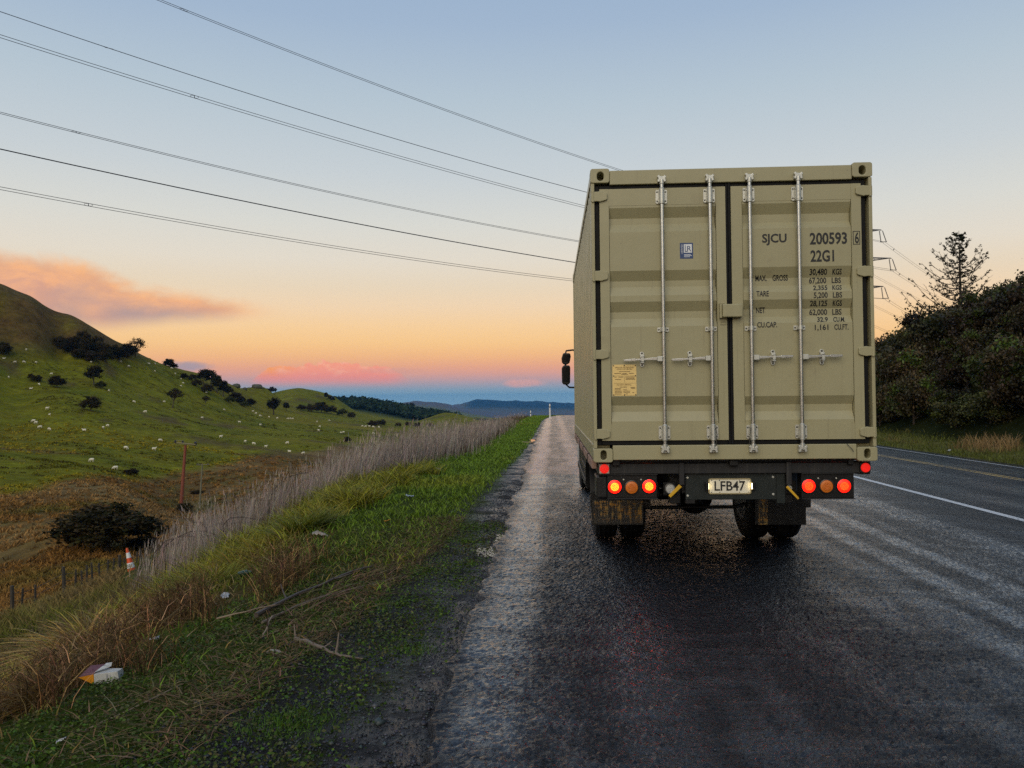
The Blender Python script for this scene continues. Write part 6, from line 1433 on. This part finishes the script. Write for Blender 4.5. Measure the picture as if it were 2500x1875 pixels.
for pts, lab_ in zip(SHEEP[0::2], SHEEP[1::2]):
    for (px, py) in pts:
        p = on_ground(px, py, 24)
        if p is None: continue
        v = rr.choices((0, 1, 2, 3), (5, 5, 2, 1))[0]
        o = bpy.data.objects.new('sheep', SM[v]); C.objects.link(o); o.location = (p[0], p[1], p[2]-.02); s = rr.uniform(.60, .72)
        if p[1] > 300: s *= 1.15
        o.scale = (s, s, s); o.rotation_euler = (0, 0, rr.choice((0, math.pi))+rr.uniform(-.7, .7)); tag(o, lab_, 'sheep', 'sheep grazing on the hillside')

# ------------------------------------------------------------------ rocks
M_rock = mat('lichen_rock', (.085, .085, .055), .85, var=.4, scale=1.2, bump=.6, bscale=4)
def rock(loc, sx_, sy_, sz_, seed, label, m_=None, grp=None):
    bm = bmesh.new(); bmesh.ops.create_icosphere(bm, subdivisions=4, radius=1); nz = np.array([v.co[:] for v in bm.verts]); d = vnoise(nz[:, 0]*1.7+seed, nz[:, 1]*1.7+nz[:, 2]*1.3, seed, 4)
    for v_, k in zip(bm.verts, d): v_.co *= (1+.35*k); v_.co.x *= sx_; v_.co.y *= sy_; v_.co.z *= sz_
    me = bpy.data.meshes.new('rock'); bm.to_mesh(me); bm.free(); o = link('rock', me, m_ or M_rock); o.location = loc; return tag(o, label, 'rock', grp)
for i, (px, py, w, h, lab_) in enumerate(((628, 943, 22, 9, 'overhanging rock outcrop at the right end of the hill skyline'), (598, 936, 9, 5, 'small rock knob on the hill skyline left of the overhang'), (577, 934, 18, 7, 'long low rock on the hill skyline beside the tree clump'))):
    Yr = (402, 385, 370)[i]; p = at_Y(px, py, Yr); m_ = Yr/F_PX; zg = gz(p[0], p[1]); rock((p[0], p[1], min(p[2]-h*m_*.3, zg+h*m_*.5)), w*m_*.6, w*m_*.6, h*m_*.9, 5+i, lab_, grp='rocks on the hill skyline')
M_pale = mat('pale_stone', (.30, .27, .22), .7, var=.2, scale=20, bump=.3, bscale=60)
p = on_ground(672, 1597); rock((p[0], p[1], p[2]+.012), .055, .03, .02, 9, 'flat pale stone on the gravel beside the dead branch', M_pale)

# ------------------------------------------------------------------ dead branches and sticks by the road
def gp(px, py, lift=.02): p = on_ground(px, py); return np.array([p[0], p[1], p[2]+lift])
def stick(pxs, r0, r1, label, lift=.02, m_=None, twigs=(), name='dead_branch'):
    P = [gp(a, b_, lift if not isinstance(lift, (list, tuple)) else lift[i]) for i, (a, b_) in enumerate(pxs)]
    rr = random.Random(len(pxs)*7+int(pxs[0][0])); full = [P[0]]
    for a, b_ in zip(P[:-1], P[1:]):
        for s in (.34, .67, 1.0): full.append(a*(1-s)+b_*s+np.array([rr.uniform(-1, 1), rr.uniform(-1, 1), rr.uniform(-.3, .6)])*.008*(s < 1))
    n = len(full); t = thing(name, label, 'branch', tuple(P[0]))
    MB().tube(full, [(r0+(r1-r0)*i/(n-1))*rr.uniform(.85, 1.2) for i in range(n)], 8).build('stem', m_ or M_dead, t, smooth=True)
    for (f, dx, dy, dz, rw) in twigs:
        q = full[int(f*(n-1))]; MB().tube([q, q+np.array([dx*.5, dy*.5, dz*.35]), q+np.array([dx, dy, dz])], [rw, rw*.8, rw*.45], 6).build('twig', m_ or M_dead, t, smooth=True)
M_dk = mat('wet_dead_wood', (.070, .052, .040), .55, var=.4, scale=14, bump=.4, bscale=60); M_straw = mat('pale_cane', (.24, .17, .10), .6, var=.3, scale=20)
stick(((722, 1566), (760, 1580), (800, 1596), (830, 1608), (887, 1616)), .016, .006, 'forked grey brown dead branch lying on the gravel edge', twigs=((.02, -.02, .03, .09, .008), (.72, .01, .04, .12, .009), (.45, .05, .05, .03, .006)), m_=M_dead)
stick(((625, 1518), (700, 1478), (790, 1440), (860, 1408), (907, 1396)), .018, .010, 'long dark dead branch lying along the verge edge', lift=.05, m_=M_dk, twigs=((.3, -.12, .2, .08, .008), (.6, .15, .12, .03, .006)))
stick(((640, 1530), (720, 1490), (800, 1462), (990, 1413)), .012, .005, 'thinner brown stick beside the long dark branch', lift=.03, m_=M_dead)
stick(((529, 1543), (600, 1526), (672, 1508)), .007, .004, 'straight pale cane crossing the brush pile', lift=.10, m_=M_straw)
stick(((205, 1791), (330, 1732), (451, 1672)), .006, .004, 'long thin straw coloured cane on the gravel at lower left', lift=.012, m_=M_straw)
stick(((640, 1560), (665, 1530), (690, 1505)), .006, .003, 'short bent pale stem in the brush pile', lift=(.02, .08, .03), m_=M_straw)
stick(((636, 1562), (680, 1545), (725, 1533)), .005, .003, 'thin tan stalk at the foot of the brush pile', lift=.015, m_=M_straw)
stick(((1275, 1082), (1300, 1082), (1312, 1081)), .03, .015, 'small driftwood stick at the puddles by the far verge', lift=.03, m_=M_straw)
# bramble canes arching out of the dead stalks
M_br = mat('bramble_cane', (.040, .026, .022), .6, var=.3)
for i, (pxs, Y, lab_) in enumerate((((( 655, 1222), (672, 1192), (700, 1165), (735, 1156), (752, 1154)), 14.5, 'dark arching bramble cane standing above the dead stalks'),
        (((400, 1336), (430, 1312), (465, 1298), (500, 1296), (528, 1306)), 13, 'double arched bramble cane left in the dead stalks'), (((375, 1352), (405, 1320), (450, 1308), (500, 1312)), 13.2, 'lower arched bramble cane at the left of the dead stalks'),
        (((552, 1204), (570, 1207), (585, 1225), (600, 1245), (612, 1262)), 16, 'bent bramble tip drooping over the far dead stalks'), (((545, 1282), (560, 1265), (590, 1262), (640, 1270)), 13.5, 'flat bramble cane in the middle of the dead stalks'), (((505, 1290), (490, 1275), (470, 1276)), 13.5, 'short curled bramble tip among the dead stalks'))):
    P = [at_Y(a, b_, Y+.05*j) for j, (a, b_) in enumerate(pxs)]; z0 = gz(P[0][0], P[0][1]); P = [np.array([P[0][0]+.05, P[0][1], z0-.05])]+P
    t = thing('bramble_cane', lab_, 'bramble', tuple(P[0])); MB().tube(P, [.011]+[.009-.005*j/len(P) for j in range(len(P)-1)], 6).build('cane', M_br, t, smooth=True)
    mb = MB(); rr = random.Random(i)
    for j in range(1, len(P)-1):
        for _ in range(4): q = P[j]+(P[j+1]-P[j])*rr.random(); mb.tube([q, q+np.array([rr.uniform(-.05, .05), rr.uniform(-.03, .03), rr.uniform(-.04, .05)])], [.004, .001], 4)
    mb.build('thorns', M_br, t)

# ------------------------------------------------------------------ litter
M_paper = mat('dirty_white_plastic', (.45, .45, .43), .5, var=.3, scale=12, dirt=(.15, .13, .10), dirt_amt=.6); M_bluep = mat('pale_blue_plastic', (.28, .34, .38), .4, var=.3, scale=15); M_orl = mat('orange_scrap', (.65, .30, .03), .5, var=.15)
def scrap(px, py, s, m_, label, name='plastic_scrap', seed=0, cat='litter', el=1.0):
    p = on_ground(px, py); n = 9; r = np.random.default_rng(seed+50); V = []
    for i in range(n):
        for j in range(n):
            a, b_ = i/(n-1)-.5, j/(n-1)-.5; V.append((s*el*a*1.7+r.normal(0, s*.05), s*b_*1.2+r.normal(0, s*.05), s*.28+s*.35*float(vnoise(a*4+seed, b_*4, seed, 3))+r.normal(0, s*.06)))
    Q = [(i*n+j, i*n+j+1, (i+1)*n+j+1, (i+1)*n+j) for i in range(n-1) for j in range(n-1)]
    o = link(name, mesh_np(name, V, Q), m_); md = o.modifiers.new('t', 'SOLIDIFY'); md.thickness = .002; o.location = (p[0], p[1], p[2]+.02); o.rotation_euler = (random.uniform(-.3, .3), random.uniform(-.3, .3), random.uniform(0, 6)); return tag(o, label, cat, 'litter on the verge')
scrap(1000, 1216, .075, M_bluep, 'crumpled pale blue plastic bag on the bright green verge', seed=1); scrap(946, 1277, .05, M_orl, 'orange plastic scrap on the green verge', seed=2); scrap(1070, 1150, .09, M_paper, 'white plastic bag at the foot of the dead stalks', seed=3)
scrap(782, 1312, .085, M_pale, 'dirty cream paper sheet under the dark grass mound', seed=4, el=1.4); scrap(377, 1570, .055, M_paper, 'torn white paper in the dry weeds', seed=5); scrap(550, 1462, .06, M_paper, 'ragged white plastic strips in the weeds', seed=6, el=1.8)
scrap(219, 1612, .035, M_paper, 'tiny white scrap above the fallen carton', seed=7); scrap(150, 1822, .03, M_paper, 'small white scrap on the gravel at bottom left', seed=8); scrap(1090, 1122, .07, M_paper, 'small white rag on the verge beside the stalks', seed=9); scrap(2318, 1103, .10, M_paper, 'white scrap on the far road edge below the scrub', seed=10); scrap(1715, 1478, .018, M_straw, 'tiny tan dead leaf on the dark wet road', name='dead_leaf', seed=11, cat='leaf')
# dark green bottle
pg = on_ground(600, 1410); M_bot = mat('dark_green_glass', (.008, .04, .022), .1, spec=.8); MBt = MB(); MBt.lathe((0, 0, 0), 0, [(-.10, .030), (-.098, .034), (.02, .034), (.05, .020), (.07, .013), (.11, .013)], 16)
o = MBt.build('bottle', M_bot, None, smooth=True); o.location = (pg[0], pg[1], pg[2]+.05); o.rotation_euler = (0, -.25, -.5); tag(o, 'dark green bottle lying in the grass above the dead branches', 'bottle')
# drink carton
pcn = on_ground(246, 1672); M_cw = mat('carton_white', (.52, .52, .48), .5, var=.15, scale=20, dirt=(.2, .18, .14), dirt_amt=.75); M_co = mat('carton_orange', (.66, .26, .012), .45, var=.1); M_cp = mat('carton_purple', (.13, .045, .055), .5, var=.15)
CT = thing('drink_carton', 'crushed white drink carton with orange and purple gable lying in the grass', 'carton', (pcn[0], pcn[1], pcn[2]+.02)); ROOT[CT.name] = np.zeros(3); CT.rotation_euler = (0, rad(-3), rad(8)); CT.scale = (1.05, 1.0, .85)
h = .045
MB().add([(-.02, -h, 0), (.125, -h+.005, 0), (.125, h, .0), (-.02, h, 0), (-.02, -h, .075), (.115, -h+.004, .08), (.115, h, .07), (-.02, h, .085)], [(0, 3, 2, 1), (4, 5, 6, 7), (0, 1, 5, 4), (1, 2, 6, 5), (2, 3, 7, 6), (3, 0, 4, 7)]).build('carton_body', M_cw, CT, bevel=.002)
MB().add([(-.0205, -h-.001, -.001), (-.0205, -h-.001, .076), (-.125, -.01, .050)], [(0, 1, 2)]).build('gable_front', M_co, CT)
MB().add([(-.0205, -h-.001, .077), (.02, h-.01, .118), (-.07, h, .112), (-.125, -.01, .051)], [(0, 1, 2, 3)]).build('gable_top', M_cp, CT)
MB().add([(-.02, -h+.006, .086), (.055, h-.02, .098), (.055, h, .122), (.02, h, .120)], [(0, 1, 2, 3)]).build('inner_flap', M_cw, CT)
M_gp = mat('grey_print', (.30, .30, .30), .6); MB().box(.052, .060, -h-.0001, -h+.0038, .034, .066).box(.070, .074, -h+.0004, -h+.0042, .030, .060).build('carton_print', M_gp, CT)

# ------------------------------------------------------------------ haze: the air between here and the far hills
mt = bpy.data.materials.new('haze_air'); mt.use_nodes = True; mt.node_tree.nodes.clear(); g = G(mt.node_tree)
pv = g.n('ShaderNodeVolumePrincipled'); pv.inputs['Color'].default_value = (.10, .42, .92, 1); pv.inputs['Density'].default_value = HAZE_D; pv.inputs['Anisotropy'].default_value = 0.0
go = g.n('ShaderNodeOutputMaterial'); g.t.links.new(pv.outputs[0], go.inputs['Volume'])
zlo = float(TZ.min())-1.5; zhi = float(max(TZ.max(), 62.0))+3
o = MB().box(-12500, 12500, -12500, 12500, zlo, zhi).build('haze', mt); tag(o, 'thin blue evening haze over the whole valley', 'haze', kind='stuff')
